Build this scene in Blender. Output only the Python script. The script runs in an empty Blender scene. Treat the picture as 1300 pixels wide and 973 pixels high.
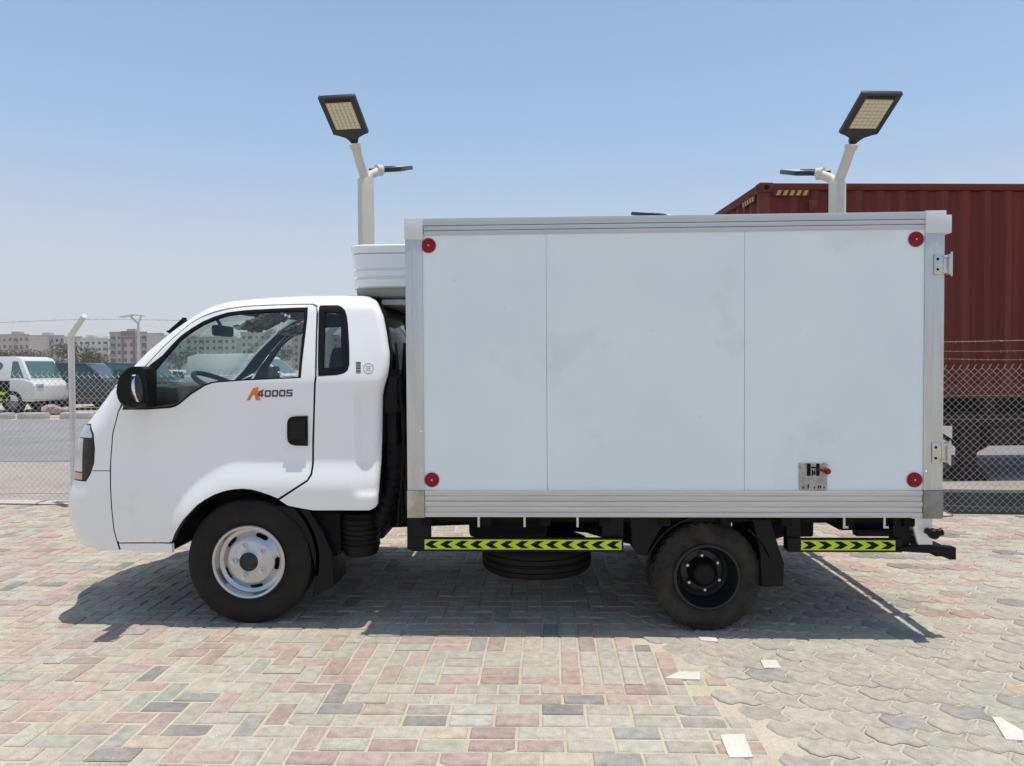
import bpy, bmesh, math, random
import numpy as np
from mathutils import Vector, Matrix
from mathutils.geometry import delaunay_2d_cdt
R_ = math.radians
random.seed(7)
rng = np.random.default_rng(11)
C = bpy.context.scene.collection
SC = bpy.context.scene

# ------------------------------------------------------------------ camera
F_PX, PITCH, YAW, ROLL, CAM_H, CAM_D = 900.0, 0.0241219, 0.0366538, -0.0061910, 1.481007, 3.849532
PW, PH = 1300.0, 973.0
cy_, sy_, cp_, sp_ = math.cos(YAW), math.sin(YAW), math.cos(PITCH), math.sin(PITCH)
FWD = Vector((-sy_ * cp_, cy_ * cp_, -sp_)); R0 = Vector((cy_, sy_, 0)); U0 = R0.cross(FWD)
cr_, sr_ = math.cos(ROLL), math.sin(ROLL)
RGT = R0 * cr_ + U0 * sr_; UPV = -R0 * sr_ + U0 * cr_
CAMP = Vector((0, -CAM_D, CAM_H))
cd = bpy.data.cameras.new('camera'); cam = bpy.data.objects.new('camera', cd); C.objects.link(cam)
cd.sensor_width = 36; cd.lens = 36 * F_PX / PW; cd.clip_start = 0.05; cd.clip_end = 9000
mw = Matrix((RGT, UPV, -FWD)).transposed().to_4x4(); mw.translation = CAMP; cam.matrix_world = mw
SC.camera = cam
def at(px, py, Y):
    """world (x, z) of the photograph's point when it lies in the plane y = Y"""
    d = FWD + RGT * ((px - PW / 2) / F_PX) - UPV * ((py - PH / 2) / F_PX)
    t = (Y - CAMP.y) / d.y
    return CAMP.x + t * d.x, CAMP.z + t * d.z
# ------------------------------------------------------------------ light
SUN = Vector((0.118, -0.006, 1.0)).normalized()
w = bpy.data.worlds.new('World'); SC.world = w; w.use_nodes = True
wn = w.node_tree.nodes; bg = wn['Background']
sky = wn.new('ShaderNodeTexSky'); sky.sky_type = 'NISHITA'; sky.sun_disc = False
sky.sun_elevation = math.asin(SUN.z); sky.sun_rotation = math.atan2(SUN.x, SUN.y)
sky.altitude = 0; sky.air_density = 1.0; sky.dust_density = 1.2; sky.ozone_density = 1.0
# pale dusty air low over the horizon
wt = wn.new('ShaderNodeTexCoord'); wx = wn.new('ShaderNodeSeparateXYZ'); wr_ = wn.new('ShaderNodeMapRange'); wr_.interpolation_type = 'SMOOTHERSTEP'
wr_.inputs[1].default_value = -0.02; wr_.inputs[2].default_value = 0.62; wr_.inputs[3].default_value = 0.92; wr_.inputs[4].default_value = 0.35
wm = wn.new('ShaderNodeMix'); wm.data_type = 'RGBA'; 
wc = wn.new('ShaderNodeValToRGB'); wc.color_ramp.interpolation = 'EASE'; e_ = wc.color_ramp.elements; e_[0].position = 0.0; e_[0].color = (.455, .462, .495, 1); e_[1].position = 1.0; e_[1].color = (.19, .335, .56, 1)
e2_ = e_.new(0.12); e2_.color = (.42, .455, .515, 1); e3_ = e_.new(0.32); e3_.color = (.29, .42, .585, 1)
wsc = wn.new('ShaderNodeVectorMath'); wsc.operation = 'SCALE'; wsc.inputs['Scale'].default_value = 10.0; w.node_tree.links.new(wc.outputs[0], wsc.inputs[0]); w.node_tree.links.new(wsc.outputs[0], wm.inputs[7])
wl_ = w.node_tree.links; wl_.new(wt.outputs['Generated'], wx.inputs[0]); wl_.new(wx.outputs[2], wr_.inputs[0]); wl_.new(wx.outputs[2], wc.inputs[0]); wl_.new(wr_.outputs[0], wm.inputs[0]); wl_.new(sky.outputs[0], wm.inputs[6]); wl_.new(wm.outputs[2], bg.inputs[0])
bg.inputs[1].default_value = 0.135
sl = bpy.data.lights.new('sun', 'SUN'); sl.energy = 3.6; sl.angle = R_(0.53); sl.color = (1, 0.95, 0.865)
so = bpy.data.objects.new('sun', sl); C.objects.link(so); so.rotation_euler = SUN.to_track_quat('Z', 'Y').to_euler(); so.location = (0, 0, 30)
vs = SC.view_settings; vs.view_transform = 'Standard'; vs.look = 'None'; vs.exposure = 0.10; vs.gamma = 1.0; vs.use_curve_mapping = False

# ------------------------------------------------------------------ materials
def mat(name, base, rough=0.5, metal=0.0, var=None, vscale=4.0, vamt=0.5, coat=0.0, bump=0.0, bscale=60.0, spec=0.5, stretch=None, rvar=0.0, emit=None):
    m = bpy.data.materials.new(name); m.use_nodes = True; nt = m.node_tree; b = nt.nodes['Principled BSDF']
    b.inputs['Base Color'].default_value = (*base, 1); b.inputs['Roughness'].default_value = rough
    b.inputs['Metallic'].default_value = metal; b.inputs['Specular IOR Level'].default_value = spec
    if coat: b.inputs['Coat Weight'].default_value = coat; b.inputs['Coat Roughness'].default_value = 0.06
    tc = nt.nodes.new('ShaderNodeTexCoord'); mp = nt.nodes.new('ShaderNodeMapping'); nt.links.new(tc.outputs['Object'], mp.inputs[0])
    if stretch: mp.inputs['Scale'].default_value = stretch
    if var is not None or rvar:
        n = nt.nodes.new('ShaderNodeTexNoise'); n.inputs['Scale'].default_value = vscale; n.inputs['Detail'].default_value = 7; n.inputs['Roughness'].default_value = 0.65
        nt.links.new(mp.outputs[0], n.inputs['Vector'])
        rp = nt.nodes.new('ShaderNodeMapRange'); rp.inputs[1].default_value = 0.35; rp.inputs[2].default_value = 0.75; rp.inputs[4].default_value = vamt
        nt.links.new(n.outputs[0], rp.inputs[0])
        if var is not None:
            mx = nt.nodes.new('ShaderNodeMix'); mx.data_type = 'RGBA'; mx.inputs[6].default_value = (*base, 1); mx.inputs[7].default_value = (*var, 1)
            nt.links.new(rp.outputs[0], mx.inputs[0]); nt.links.new(mx.outputs[2], b.inputs['Base Color'])
        if rvar:
            rr = nt.nodes.new('ShaderNodeMapRange'); rr.inputs[1].default_value = 0.3; rr.inputs[2].default_value = 0.7
            rr.inputs[3].default_value = max(0, rough - rvar); rr.inputs[4].default_value = rough + rvar
            nt.links.new(n.outputs[0], rr.inputs[0]); nt.links.new(rr.outputs[0], b.inputs['Roughness'])
    if bump:
        n2 = nt.nodes.new('ShaderNodeTexNoise'); n2.inputs['Scale'].default_value = bscale; n2.inputs['Detail'].default_value = 4
        nt.links.new(mp.outputs[0], n2.inputs['Vector'])
        bp = nt.nodes.new('ShaderNodeBump'); bp.inputs['Strength'].default_value = bump; bp.inputs['Distance'].default_value = 0.01
        nt.links.new(n2.outputs[0], bp.inputs['Height']); nt.links.new(bp.outputs[0], b.inputs['Normal'])
    if emit: b.inputs['Emission Color'].default_value = (*emit, 1); b.inputs['Emission Strength'].default_value = 1
    return m
def smudges(m, col, scale, lo, hi, amt):
    nt = m.node_tree; b = nt.nodes['Principled BSDF']; src = b.inputs['Base Color'].links[0].from_socket
    tc = nt.nodes.new('ShaderNodeTexCoord'); n = nt.nodes.new('ShaderNodeTexNoise'); n.inputs['Scale'].default_value = scale; n.inputs['Detail'].default_value = 9; n.inputs['Roughness'].default_value = .6; n.inputs['Distortion'].default_value = .3
    nt.links.new(tc.outputs['Object'], n.inputs['Vector']); r = nt.nodes.new('ShaderNodeMapRange'); r.inputs[1].default_value = lo; r.inputs[2].default_value = hi; r.inputs[4].default_value = amt; nt.links.new(n.outputs[0], r.inputs[0])
    x = nt.nodes.new('ShaderNodeMix'); x.data_type = 'RGBA'; x.inputs[7].default_value = (*col, 1); nt.links.new(r.outputs[0], x.inputs[0]); nt.links.new(src, x.inputs[6]); nt.links.new(x.outputs[2], b.inputs['Base Color'])
def glass(name, tint, rough=0.0, refl=1.0):
    m = bpy.data.materials.new(name); m.use_nodes = True; nt = m.node_tree; nt.nodes.clear()
    o = nt.nodes.new('ShaderNodeOutputMaterial'); mx = nt.nodes.new('ShaderNodeMixShader'); t = nt.nodes.new('ShaderNodeBsdfTransparent')
    g = nt.nodes.new('ShaderNodeBsdfGlossy'); f = nt.nodes.new('ShaderNodeMath'); f.operation = 'MULTIPLY_ADD'; f.inputs[1].default_value = .96; f.inputs[2].default_value = .04
    ge = nt.nodes.new('ShaderNodeNewGeometry'); dt = nt.nodes.new('ShaderNodeVectorMath'); dt.operation = 'DOT_PRODUCT'; nt.links.new(ge.outputs['Normal'], dt.inputs[0]); nt.links.new(ge.outputs['Incoming'], dt.inputs[1])
    ab = nt.nodes.new('ShaderNodeMath'); ab.operation = 'ABSOLUTE'; nt.links.new(dt.outputs['Value'], ab.inputs[0]); om = nt.nodes.new('ShaderNodeMath'); om.operation = 'SUBTRACT'; om.inputs[0].default_value = 1; nt.links.new(ab.outputs[0], om.inputs[1])
    pw_ = nt.nodes.new('ShaderNodeMath'); pw_.operation = 'POWER'; pw_.inputs[1].default_value = 5; nt.links.new(om.outputs[0], pw_.inputs[0]); nt.links.new(pw_.outputs[0], f.inputs[0])
    mu = nt.nodes.new('ShaderNodeMath'); mu.operation = 'MULTIPLY'; mu.inputs[1].default_value = refl
    t.inputs[0].default_value = (*tint, 1); g.inputs['Roughness'].default_value = rough
    nt.links.new(f.outputs[0], mu.inputs[0]); nt.links.new(mu.outputs[0], mx.inputs[0]); nt.links.new(t.outputs[0], mx.inputs[1]); nt.links.new(g.outputs[0], mx.inputs[2]); nt.links.new(mx.outputs[0], o.inputs[0])
    return m
M = {}
M['paint'] = mat('white paint', (0.90, 0.895, 0.875), 0.24, var=(0.82, 0.81, 0.78), vscale=2.5, vamt=0.35, coat=0.5)
M['panel'] = mat('white composite panel', (0.84, 0.90, 0.91), 0.36, var=(0.76, 0.83, 0.85), vscale=1.1, vamt=0.8, bump=0.05, bscale=2.2, rvar=0.08)
smudges(M['panel'], (.60, .62, .60), 2.6, .60, .80, .42); smudges(M['panel'], (.48, .48, .46), 14, .68, .78, .5); smudges(M['paint'], (.66, .63, .57), 5, .62, .80, .35)
M['alu'] = mat('brushed aluminium', (0.62, 0.62, 0.61), 0.42, 0.75, var=(0.48, 0.48, 0.47), vscale=6, vamt=0.7, stretch=(0.4, 6, 12), rvar=0.12)
M['aluv'] = mat('brushed aluminium post', (0.62, 0.625, 0.62), 0.42, 0.70, var=(0.50, 0.50, 0.49), vscale=6, vamt=0.7, stretch=(10, 6, 0.5), rvar=0.12)
M['steelcap'] = mat('stainless cap', (0.55, 0.53, 0.49), 0.3, 0.9, var=(0.22, 0.21, 0.19), vscale=9, vamt=0.9, rvar=0.15)
M['darkreflcap'] = mat('stainless cap with painted dark reflection', (0.20, 0.20, 0.195), 0.4, 0.8, var=(0.42, 0.40, 0.36), vscale=9, vamt=0.8, rvar=0.15)  # copy of the steel cap, a dark reflection painted into its base colour
M['capwhite'] = mat('white corner cap', (0.70, 0.72, 0.72), 0.4, 0.0)
M['black'] = mat('black plastic', (0.006, 0.006, 0.007), 0.45, var=(0.014, 0.013, 0.012), vscale=8, vamt=0.5, spec=0.18)
M['blackmatt'] = mat('black chassis paint', (0.005, 0.005, 0.006), 0.6, var=(0.014, 0.012, 0.010), vscale=5, vamt=0.5, spec=0.12)
M['rubber'] = mat('tyre rubber', (0.0105, 0.0095, 0.0085), 0.70, var=(0.038, 0.031, 0.024), vscale=7, vamt=0.55, bump=0.1, bscale=90, spec=0.25)
M['rubber2'] = mat('dusty tyre rubber', (0.016, 0.0145, 0.013), 0.78, var=(0.075, 0.064, 0.05), vscale=9, vamt=0.7, bump=0.1, bscale=90, spec=0.25)
M['rim'] = mat('silver wheel paint', (0.56, 0.57, 0.59), 0.27, 0.85, var=(0.40, 0.40, 0.40), vscale=14, vamt=0.4)
M['rimdark'] = mat('dark wheel steel', (0.012, 0.015, 0.018), 0.36, 0.2, var=(0.03, 0.028, 0.026), vscale=9, vamt=0.4)
M['bolt'] = mat('zinc bolt', (0.62, 0.62, 0.60), 0.3, 0.9)
M['hub'] = mat('greasy hub', (0.006, 0.008, 0.007), 0.5, var=(0.05, 0.06, 0.045), vscale=60, vamt=0.6, bump=0.4, bscale=80)
M['interior'] = mat('dark grey trim', (0.045, 0.047, 0.05), 0.62, var=(0.06, 0.06, 0.062), vscale=30, vamt=0.5)
M['seat'] = mat('grey seat fabric', (0.06, 0.06, 0.065), 0.85, bump=0.2, bscale=200)
M['foil'] = mat('protective plastic film', (0.75, 0.70, 0.62), 0.16, 0.0, var=(0.06, 0.055, 0.05), vscale=18, vamt=1.0, bump=0.9, bscale=25)
M['glass'] = glass('clear glass', (0.95, 0.965, 0.955))
M['wglass'] = glass('green windscreen glass', (0.88, 0.95, 0.915))
M['dglass'] = glass('dark tinted glass', (0.62, 0.64, 0.65))
M['lens'] = mat('headlamp lens', (0.008, 0.008, 0.010), 0.10, var=(.07, .07, .08), vscale=16, vamt=.7, spec=0.3)
M['lensclear'] = mat('clear lamp lens', (0.55, 0.57, 0.60), 0.10, 0.5, coat=1.0)
M['amber'] = mat('amber lens', (0.62, 0.36, 0.22), 0.15, coat=0.6)
M['red'] = mat('red reflector', (0.27, 0.003, 0.012), 0.3, var=(0.15, 0.002, 0.008), vscale=60, vamt=0.6, spec=0.3)
M['redlight'] = mat('pink rim of reflector', (0.50, 0.12, 0.16), 0.35)
M['yellow'] = mat('fluorescent yellow tape', (0.56, 0.72, 0.015), 0.4)
M['tapeblack'] = mat('black tape marking', (0.006, 0.006, 0.006), 0.6, spec=0.15)
M['orange'] = mat('orange decal', (0.80, 0.20, 0.022), 0.4)
M['decal'] = mat('dark grey decal', (0.07, 0.072, 0.085), 0.4)
M['stampred'] = mat('faded stamp ink', (0.50, 0.42, 0.43), 0.6)
M['chrome'] = mat('mirror glass', (0.75, 0.77, 0.78), 0.06, 1.0)
M['lamppost'] = mat('cream post paint', (0.62, 0.59, 0.52), 0.5, var=(0.50, 0.46, 0.38), vscale=6, vamt=0.5)
M['lampblack'] = mat('lamp housing', (0.018, 0.02, 0.028), 0.42)
M['led'] = mat('led panel', (0.56, 0.50, 0.34), 0.3, var=(0.44, 0.39, 0.27), vscale=40, vamt=0.6)
M['ledcell'] = mat('led cell lens', (0.66, 0.62, 0.47), 0.15, coat=0.5)
M['solar'] = mat('lamp top grey', (0.55, 0.56, 0.57), 0.35)
M['fpost'] = mat('white fence post paint', (0.72, 0.72, 0.70), 0.5, var=(0.55, 0.52, 0.46), vscale=7, vamt=0.5)
M['wire'] = mat('galvanised wire', (0.60, 0.59, 0.57), 0.45, 0.2)
M['bwire'] = mat('barbed wire steel', (0.36, 0.35, 0.33), 0.5, 0.5)
M['concrete'] = mat('concrete', (0.56, 0.525, 0.465), 0.9, var=(0.34, 0.31, 0.26), vscale=6, vamt=0.7, bump=0.3, bscale=40)
M['darkkerb'] = mat('black painted kerb', (0.035, 0.04, 0.045), 0.7, var=(0.09, 0.085, 0.075), vscale=4, vamt=0.7, bump=0.2, bscale=30)

def tag(o, label=None, cat=None, group=None, kind=None):
    if label: o['label'] = label
    if cat: o['category'] = cat
    if group: o['group'] = group
    if kind: o['kind'] = kind
    return o
def thing(name, label, cat, loc=(0, 0, 0), rz=0.0, group=None):
    o = bpy.data.objects.new(name, None); C.objects.link(o); o.empty_display_size = 0.2
    o.location = loc; o.rotation_euler = (0, 0, rz)
    return tag(o, label, cat, group)
def chain(o):
    m = Matrix()
    while o is not None:
        m = Matrix.LocRotScale(o.location, o.rotation_euler, o.scale) @ m; o = o.parent
    return m
def kids(o): return [c for c in bpy.data.objects if c.parent == o]
def copy_tree(o, parent=None):
    c = o.copy(); C.objects.link(c); c.parent = parent
    for ch in kids(o): copy_tree(ch, c)
    return c
def link(name, me, m, parent, world=True, sharp=35):
    if isinstance(m, (list, tuple)):
        for q in m: me.materials.append(q)
    else: me.materials.append(m)
    if parent is not None and world: me.transform(chain(parent).inverted())
    if sharp is not None:
        me.polygons.foreach_set('use_smooth', [True] * len(me.polygons)); me.set_sharp_from_angle(angle=R_(sharp))
    o = bpy.data.objects.new(name, me); C.objects.link(o); o.parent = parent
    return o
class MB:
    def __init__(s): s.bm = bmesh.new()
    def _bev(s, vs, bev, seg=2):
        if bev > 0:
            es = list({e for v in vs for e in v.link_edges})
            bmesh.ops.bevel(s.bm, geom=es, offset=bev, segments=seg, affect='EDGES', profile=0.6)
    def box(s, x0, x1, y0, y1, z0, z1, bev=0.0, mx=None, seg=2):
        vs = bmesh.ops.create_cube(s.bm, size=1)['verts']
        for v in vs: v.co = Vector(((x0 + x1) / 2 + v.co.x * (x1 - x0), (y0 + y1) / 2 + v.co.y * (y1 - y0), (z0 + z1) / 2 + v.co.z * (z1 - z0)))
        if mx is not None:
            for v in vs: v.co = mx @ v.co
        s._bev(vs, bev, seg); return s
    def bar(s, p0, p1, w, h, bev=0.0, up=(0, 0, 1)):
        p0, p1 = Vector(p0), Vector(p1); d = p1 - p0; L = d.length; d.normalize(); u = Vector(up)
        if abs(d.dot(u)) > 0.99: u = Vector((0, 1, 0))
        sx = d.cross(u).normalized(); uz = sx.cross(d)
        mx = Matrix((d, sx, uz)).transposed().to_4x4(); mx.translation = (p0 + p1) / 2
        return s.box(-L / 2, L / 2, -w / 2, w / 2, -h / 2, h / 2, bev, mx)
    def tube(s, pts, r, n=8, closed=False, cap=True):
        pts = [Vector(p) for p in pts]; N = len(pts); rings = []
        rs = r if isinstance(r, (list, tuple)) else [r] * N
        ref = None
        for i, p in enumerate(pts):
            a = pts[i - 1] if (i > 0 or closed) else p; b = pts[(i + 1) % N] if (i < N - 1 or closed) else p
            t = (b - a).normalized()
            if ref is None:
                ref = Vector((0, 0, 1)) if abs(t.z) < 0.9 else Vector((1, 0, 0))
            x = t.cross(ref).normalized(); y = x.cross(t).normalized(); ref = y
            rings.append([s.bm.verts.new(p + (x * math.cos(2 * math.pi * k / n) + y * math.sin(2 * math.pi * k / n)) * rs[i]) for k in range(n)])
        for i in range(N if closed else N - 1):
            A, B = rings[i], rings[(i + 1) % N]
            for k in range(n): s.bm.faces.new((A[k], A[(k + 1) % n], B[(k + 1) % n], B[k]))
        if cap and not closed:
            s.bm.faces.new(rings[0][::-1]); s.bm.faces.new(rings[-1])
        return s
    def cyl(s, p0, p1, r, n=20, r1=None): return s.tube([p0, p1], [r, r if r1 is None else r1], n)
    def lathe(s, prof, c, axis='Y', n=48, mod=None, closed=False, flip=1):
        rings = []
        for j, (r, h) in enumerate(prof):
            ring = []
            for k in range(n):
                a = 2 * math.pi * k / n; rr = r + (mod(j, k) if mod else 0)
                q = (rr * math.cos(a), rr * math.sin(a)); h2 = h * flip
                v = {'Y': (q[0], h2, q[1]), 'Z': (q[0], q[1], h2), 'X': (h2, q[0], q[1])}[axis]
                ring.append(s.bm.verts.new(Vector(c) + Vector(v)))
            rings.append(ring)
        J = len(rings)
        for j in range(J if closed else J - 1):
            A, B = rings[j], rings[(j + 1) % J]
            for k in range(n): s.bm.faces.new((A[k], A[(k + 1) % n], B[(k + 1) % n], B[k]))
        return s
    def disc(s, c, r, h0, h1, axis='Y', n=24, bev=0.0):
        b = bev
        s.lathe([(0.0005, h0), (r - b, h0), (r, h0 + (b if h1 > h0 else -b)), (r, h1)], c, axis, n); return s
    def prism(s, poly, y0, y1, bev=0.0, f=None, seg=2):
        """poly of (x, z) swept from y0 to y1"""
        f = f or (lambda x, y, z: (x, y, z))
        A = [s.bm.verts.new(f(x, y0, z)) for x, z in poly]; B = [s.bm.verts.new(f(x, y1, z)) for x, z in poly]
        n = len(poly); s.bm.faces.new(A); s.bm.faces.new(B[::-1])
        for k in range(n): s.bm.faces.new((A[k], B[k], B[(k + 1) % n], A[(k + 1) % n]))
        s._bev(A + B, bev, seg); return s
    def plate(s, outer, holes, y0, y1, f=None):
        """flat plate with holes, poly in (x, z), between y0 and y1"""
        V, T, L = cdt(outer, holes, None); f = f or (lambda x, y, z: (x, y, z))
        A = [s.bm.verts.new(f(x, y0, z)) for x, z in V]; B = [s.bm.verts.new(f(x, y1, z)) for x, z in V]
        for t in T:
            s.bm.faces.new([A[i] for i in t]); s.bm.faces.new([B[i] for i in t[::-1]])
        for a, b in L:
            s.bm.faces.new((A[a], A[b], B[b], B[a]))
        return s
    def quad(s, *ps): s.bm.faces.new([s.bm.verts.new(p) for p in ps]); return s
    def build(s, name, m, parent=None, sharp=35, recalc=True):
        if recalc: bmesh.ops.recalc_face_normals(s.bm, faces=s.bm.faces)
        me = bpy.data.meshes.new(name); s.bm.to_mesh(me); s.bm.free()
        return link(name, me, m, parent, True, sharp)
def dens(poly, d):
    out = []
    for i, a in enumerate(poly):
        b = poly[(i + 1) % len(poly)]; L = math.hypot(b[0] - a[0], b[1] - a[1]); n = max(1, int(math.ceil(L / d)))
        for k in range(n): out.append((a[0] + (b[0] - a[0]) * k / n, a[1] + (b[1] - a[1]) * k / n))
    return out
def inside(P, poly):
    P = np.asarray(P); x, y = P[:, 0], P[:, 1]; c = np.zeros(len(P), bool); n = len(poly)
    for i in range(n):
        x0, y0 = poly[i]; x1, y1 = poly[(i + 1) % n]
        if y0 == y1: continue
        c ^= ((y0 > y) != (y1 > y)) & (x < (x1 - x0) * (y - y0) / (y1 - y0) + x0)
    return c
def area(p): return 0.5 * sum(p[i][0] * p[(i + 1) % len(p)][1] - p[(i + 1) % len(p)][0] * p[i][1] for i in range(len(p)))
def inset(poly, d):
    if area(poly) < 0: poly = poly[::-1]
    n = len(poly); out = []
    for i in range(n):
        a, b, c = Vector(poly[i - 1]), Vector(poly[i]), Vector(poly[(i + 1) % n])
        e1 = (b - a); e2 = (c - b)
        if e1.length < 1e-7 or e2.length < 1e-7: out.append(tuple(b)); continue
        e1.normalize(); e2.normalize(); n1 = Vector((-e1.y, e1.x)); n2 = Vector((-e2.y, e2.x)); m = n1 + n2
        m = m / max(0.5, m.length_squared / 2)
        out.append(tuple(b + m * d))
    return out
def cdt(outer, holes, grid):
    if area(outer) < 0: outer = outer[::-1]
    pts = []; edges = []
    for lp in [outer] + list(holes):
        s = len(pts); pts += lp; edges += [(s + i, s + (i + 1) % len(lp)) for i in range(len(lp))]
    if grid:
        g = [p for p in grid]
        if g:
            k = inside(g, outer)
            for h in holes: k &= ~inside(g, h)
            B = np.array(pts); g = np.array(g)[k]
            keep = [q for q in g if np.min(np.hypot(B[:, 0] - q[0], B[:, 1] - q[1])) > 0.009]
            pts += [tuple(q) for q in keep]
    V, E, Fc, *_ = delaunay_2d_cdt([Vector(p) for p in pts], edges, [], 0, 1e-6)
    V = [(v.x, v.y) for v in V]
    cen = np.array([np.mean([V[i] for i in f], axis=0) for f in Fc]); k = inside(cen, outer)
    for h in holes: k &= ~inside(cen, h)
    T = []
    for f, q in zip(Fc, k):
        if not q: continue
        f = list(f)
        if area([V[i] for i in f]) < 0: f = f[::-1]
        T.append(f)
    he = {}
    for f in T:
        for i in range(len(f)): he[(f[i], f[(i + 1) % len(f)])] = 1
    L = [e for e in he if (e[1], e[0]) not in he]
    return V, T, L

# ================================================================== SETTING
def ground_mat(name, c1, c2, sc, rough=0.95, bump=0.3, c3=None):
    m = bpy.data.materials.new(name); m.use_nodes = True; nt = m.node_tree; b = nt.nodes['Principled BSDF']; b.inputs['Roughness'].default_value = rough; b.inputs['Specular IOR Level'].default_value = 0.25
    tc = nt.nodes.new('ShaderNodeTexCoord')
    a = nt.nodes.new('ShaderNodeTexNoise'); a.inputs['Scale'].default_value = sc; a.inputs['Detail'].default_value = 8; a.inputs['Roughness'].default_value = 0.7
    d = nt.nodes.new('ShaderNodeTexNoise'); d.inputs['Scale'].default_value = sc * 40; d.inputs['Detail'].default_value = 3
    for q in (a, d): nt.links.new(tc.outputs['Object'], q.inputs['Vector'])
    r1 = nt.nodes.new('ShaderNodeValToRGB'); r1.color_ramp.elements[0].position = 0.35; r1.color_ramp.elements[1].position = 0.68
    r1.color_ramp.elements[0].color = (*c1, 1); r1.color_ramp.elements[1].color = (*c2, 1)
    nt.links.new(a.outputs[0], r1.inputs[0])
    mx = nt.nodes.new('ShaderNodeMix'); mx.data_type = 'RGBA'; mx.blend_type = 'MULTIPLY'; mx.inputs[0].default_value = 0.35
    nt.links.new(r1.outputs[0], mx.inputs[6])
    r2 = nt.nodes.new('ShaderNodeMapRange'); r2.inputs[1].default_value = 0.25; r2.inputs[2].default_value = 0.7; r2.inputs[3].default_value = 0.55; r2.inputs[4].default_value = 1.1
    nt.links.new(d.outputs[0], r2.inputs[0]); nt.links.new(r2.outputs[0], mx.inputs[7]); nt.links.new(mx.outputs[2], b.inputs['Base Color'])
    bp = nt.nodes.new('ShaderNodeBump'); bp.inputs['Strength'].default_value = bump; bp.inputs['Distance'].default_value = 0.02
    nt.links.new(d.outputs[0], bp.inputs['Height']); nt.links.new(bp.outputs[0], b.inputs['Normal'])
    return m
def sheet(name, x0, x1, y0, y1, z, m, nx=1, ny=1):
    me = bpy.data.meshes.new(name)
    me.from_pydata([(x0, y0, z), (x1, y0, z), (x1, y1, z), (x0, y1, z)], [], [(0, 1, 2, 3)])
    return tag(link(name, me, m, None, False, None), kind='structure')
M['sand'] = ground_mat('desert sand', (0.40, 0.345, 0.27), (0.52, 0.455, 0.365), 0.15)
M['joint'] = ground_mat('joint sand', (0.52, 0.445, 0.325), (0.62, 0.55, 0.43), 2.5, bump=0.6)
M['verge'] = ground_mat('dusty hard ground', (0.33, 0.288, 0.25), (0.43, 0.375, 0.325), 1.1, bump=0.6)
M['asphalt'] = ground_mat('bleached asphalt', (0.215, 0.21, 0.205), (0.30, 0.29, 0.275), 0.5)
sheet('ground', -4000, 4000, -4000, 4000, -0.055, M['sand'])
me = bpy.data.meshes.new('sand_bed'); me.from_pydata([(-16, -9, -.0052), (16, -9, -.0052), (16, 3.70 - .0573 * 21.12 + .12, -.0052), (-16, 3.70 + .0573 * 10.88 + .12, -.0052)], [], [(0, 1, 2, 3)])
tag(link('sand_bed', me, M['joint'], None, False, None), kind='structure')
def past_fence(y, x): return y > 3.70 - .0573 * (x + 5.12) + .06
sheet('road', -140, 140, 7.4, 16.6, -0.028, M['asphalt'])
sheet('verge', -60, 60, 3.0, 7.6, -0.034, M['verge'])

# ---- paving: every block its own little bevelled stone in one sheet
PALL = [((0.38, 0.368, 0.298), 6), ((0.40, 0.285, 0.245), 5.5), ((0.155, 0.165, 0.165), 1.0), ((0.45, 0.385, 0.29), 2), ((0.31, 0.215, 0.19), 2.5), ((0.425, 0.41, 0.345), 3), ((0.27, 0.28, 0.26), 1.3)]
PALR = [((0.355, 0.345, 0.285), 8), ((0.315, 0.31, 0.27), 3), ((0.22, 0.23, 0.235), 1.3), ((0.40, 0.38, 0.31), 3), ((0.37, 0.325, 0.275), 0.4), ((0.42, 0.33, 0.21), 0.2)]
def pick(pal):
    t = random.random() * sum(k for _, k in pal)
    for c, k in pal:
        t -= k
        if t <= 0: break
    v = random.uniform(0.90, 1.10)
    return tuple(max(0, q * v * random.uniform(0.97, 1.03)) for q in c)
pv, pf, pc = [], [], []
def stone(poly, col, gap=0.0035, dz=None, rough=0.0012):
    n = len(poly); cx = sum(p[0] for p in poly) / n; cyy = sum(p[1] for p in poly) / n
    poly = inset(poly, gap)
    poly = [(x + random.gauss(0, rough), y + random.gauss(0, rough)) for x, y in poly]
    top = inset(poly, 0.0055); z = random.gauss(0, 0.0014) if dz is None else dz; ta, tb = random.gauss(0, 0.010), random.gauss(0, 0.010)
    b = len(pv)
    for P_, off in ((top, 0), (poly, -0.0045), (poly, -0.05)):
        for x, y in P_: pv.append((x, y, z + off + (x - cx) * ta + (y - cyy) * tb)); pc.append((*col, 1))
    pf.append(list(range(b, b + n)))
    for k in range(n):
        k2 = (k + 1) % n
        pf.append([b + n + k, b + n + k2, b + k2, b + k]); pf.append([b + 2 * n + k, b + 2 * n + k2, b + n + k2, b + n + k])
def xb(y): return 0.62 + 0.42 * math.tanh((-y - 0.2) * 0.9) + 0.25 * max(0, y) if y < 2.6 else 0.9   # where the wavy blocks begin
A_ = 0.0965
X0, X1, Y0_, Y1_ = -8.0, 9.0, -6.0, 4.1
NX, NY = int((X1 - X0) / A_), int((Y1_ - Y0_) / A_)
uni = []
UA, UB = 0.19, 0.128; rot = R_(-7)
cr2, sr2 = math.cos(rot), math.sin(rot)
def wavy(x, y):
    x2 = x + 0.016 * math.sin(2 * math.pi * y / UB + math.pi / 2) ; y2 = y + 0.011 * math.sin(2 * math.pi * x / UA * 2 + math.pi / 2)
    return x2 * cr2 - y2 * sr2, x2 * sr2 + y2 * cr2
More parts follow.
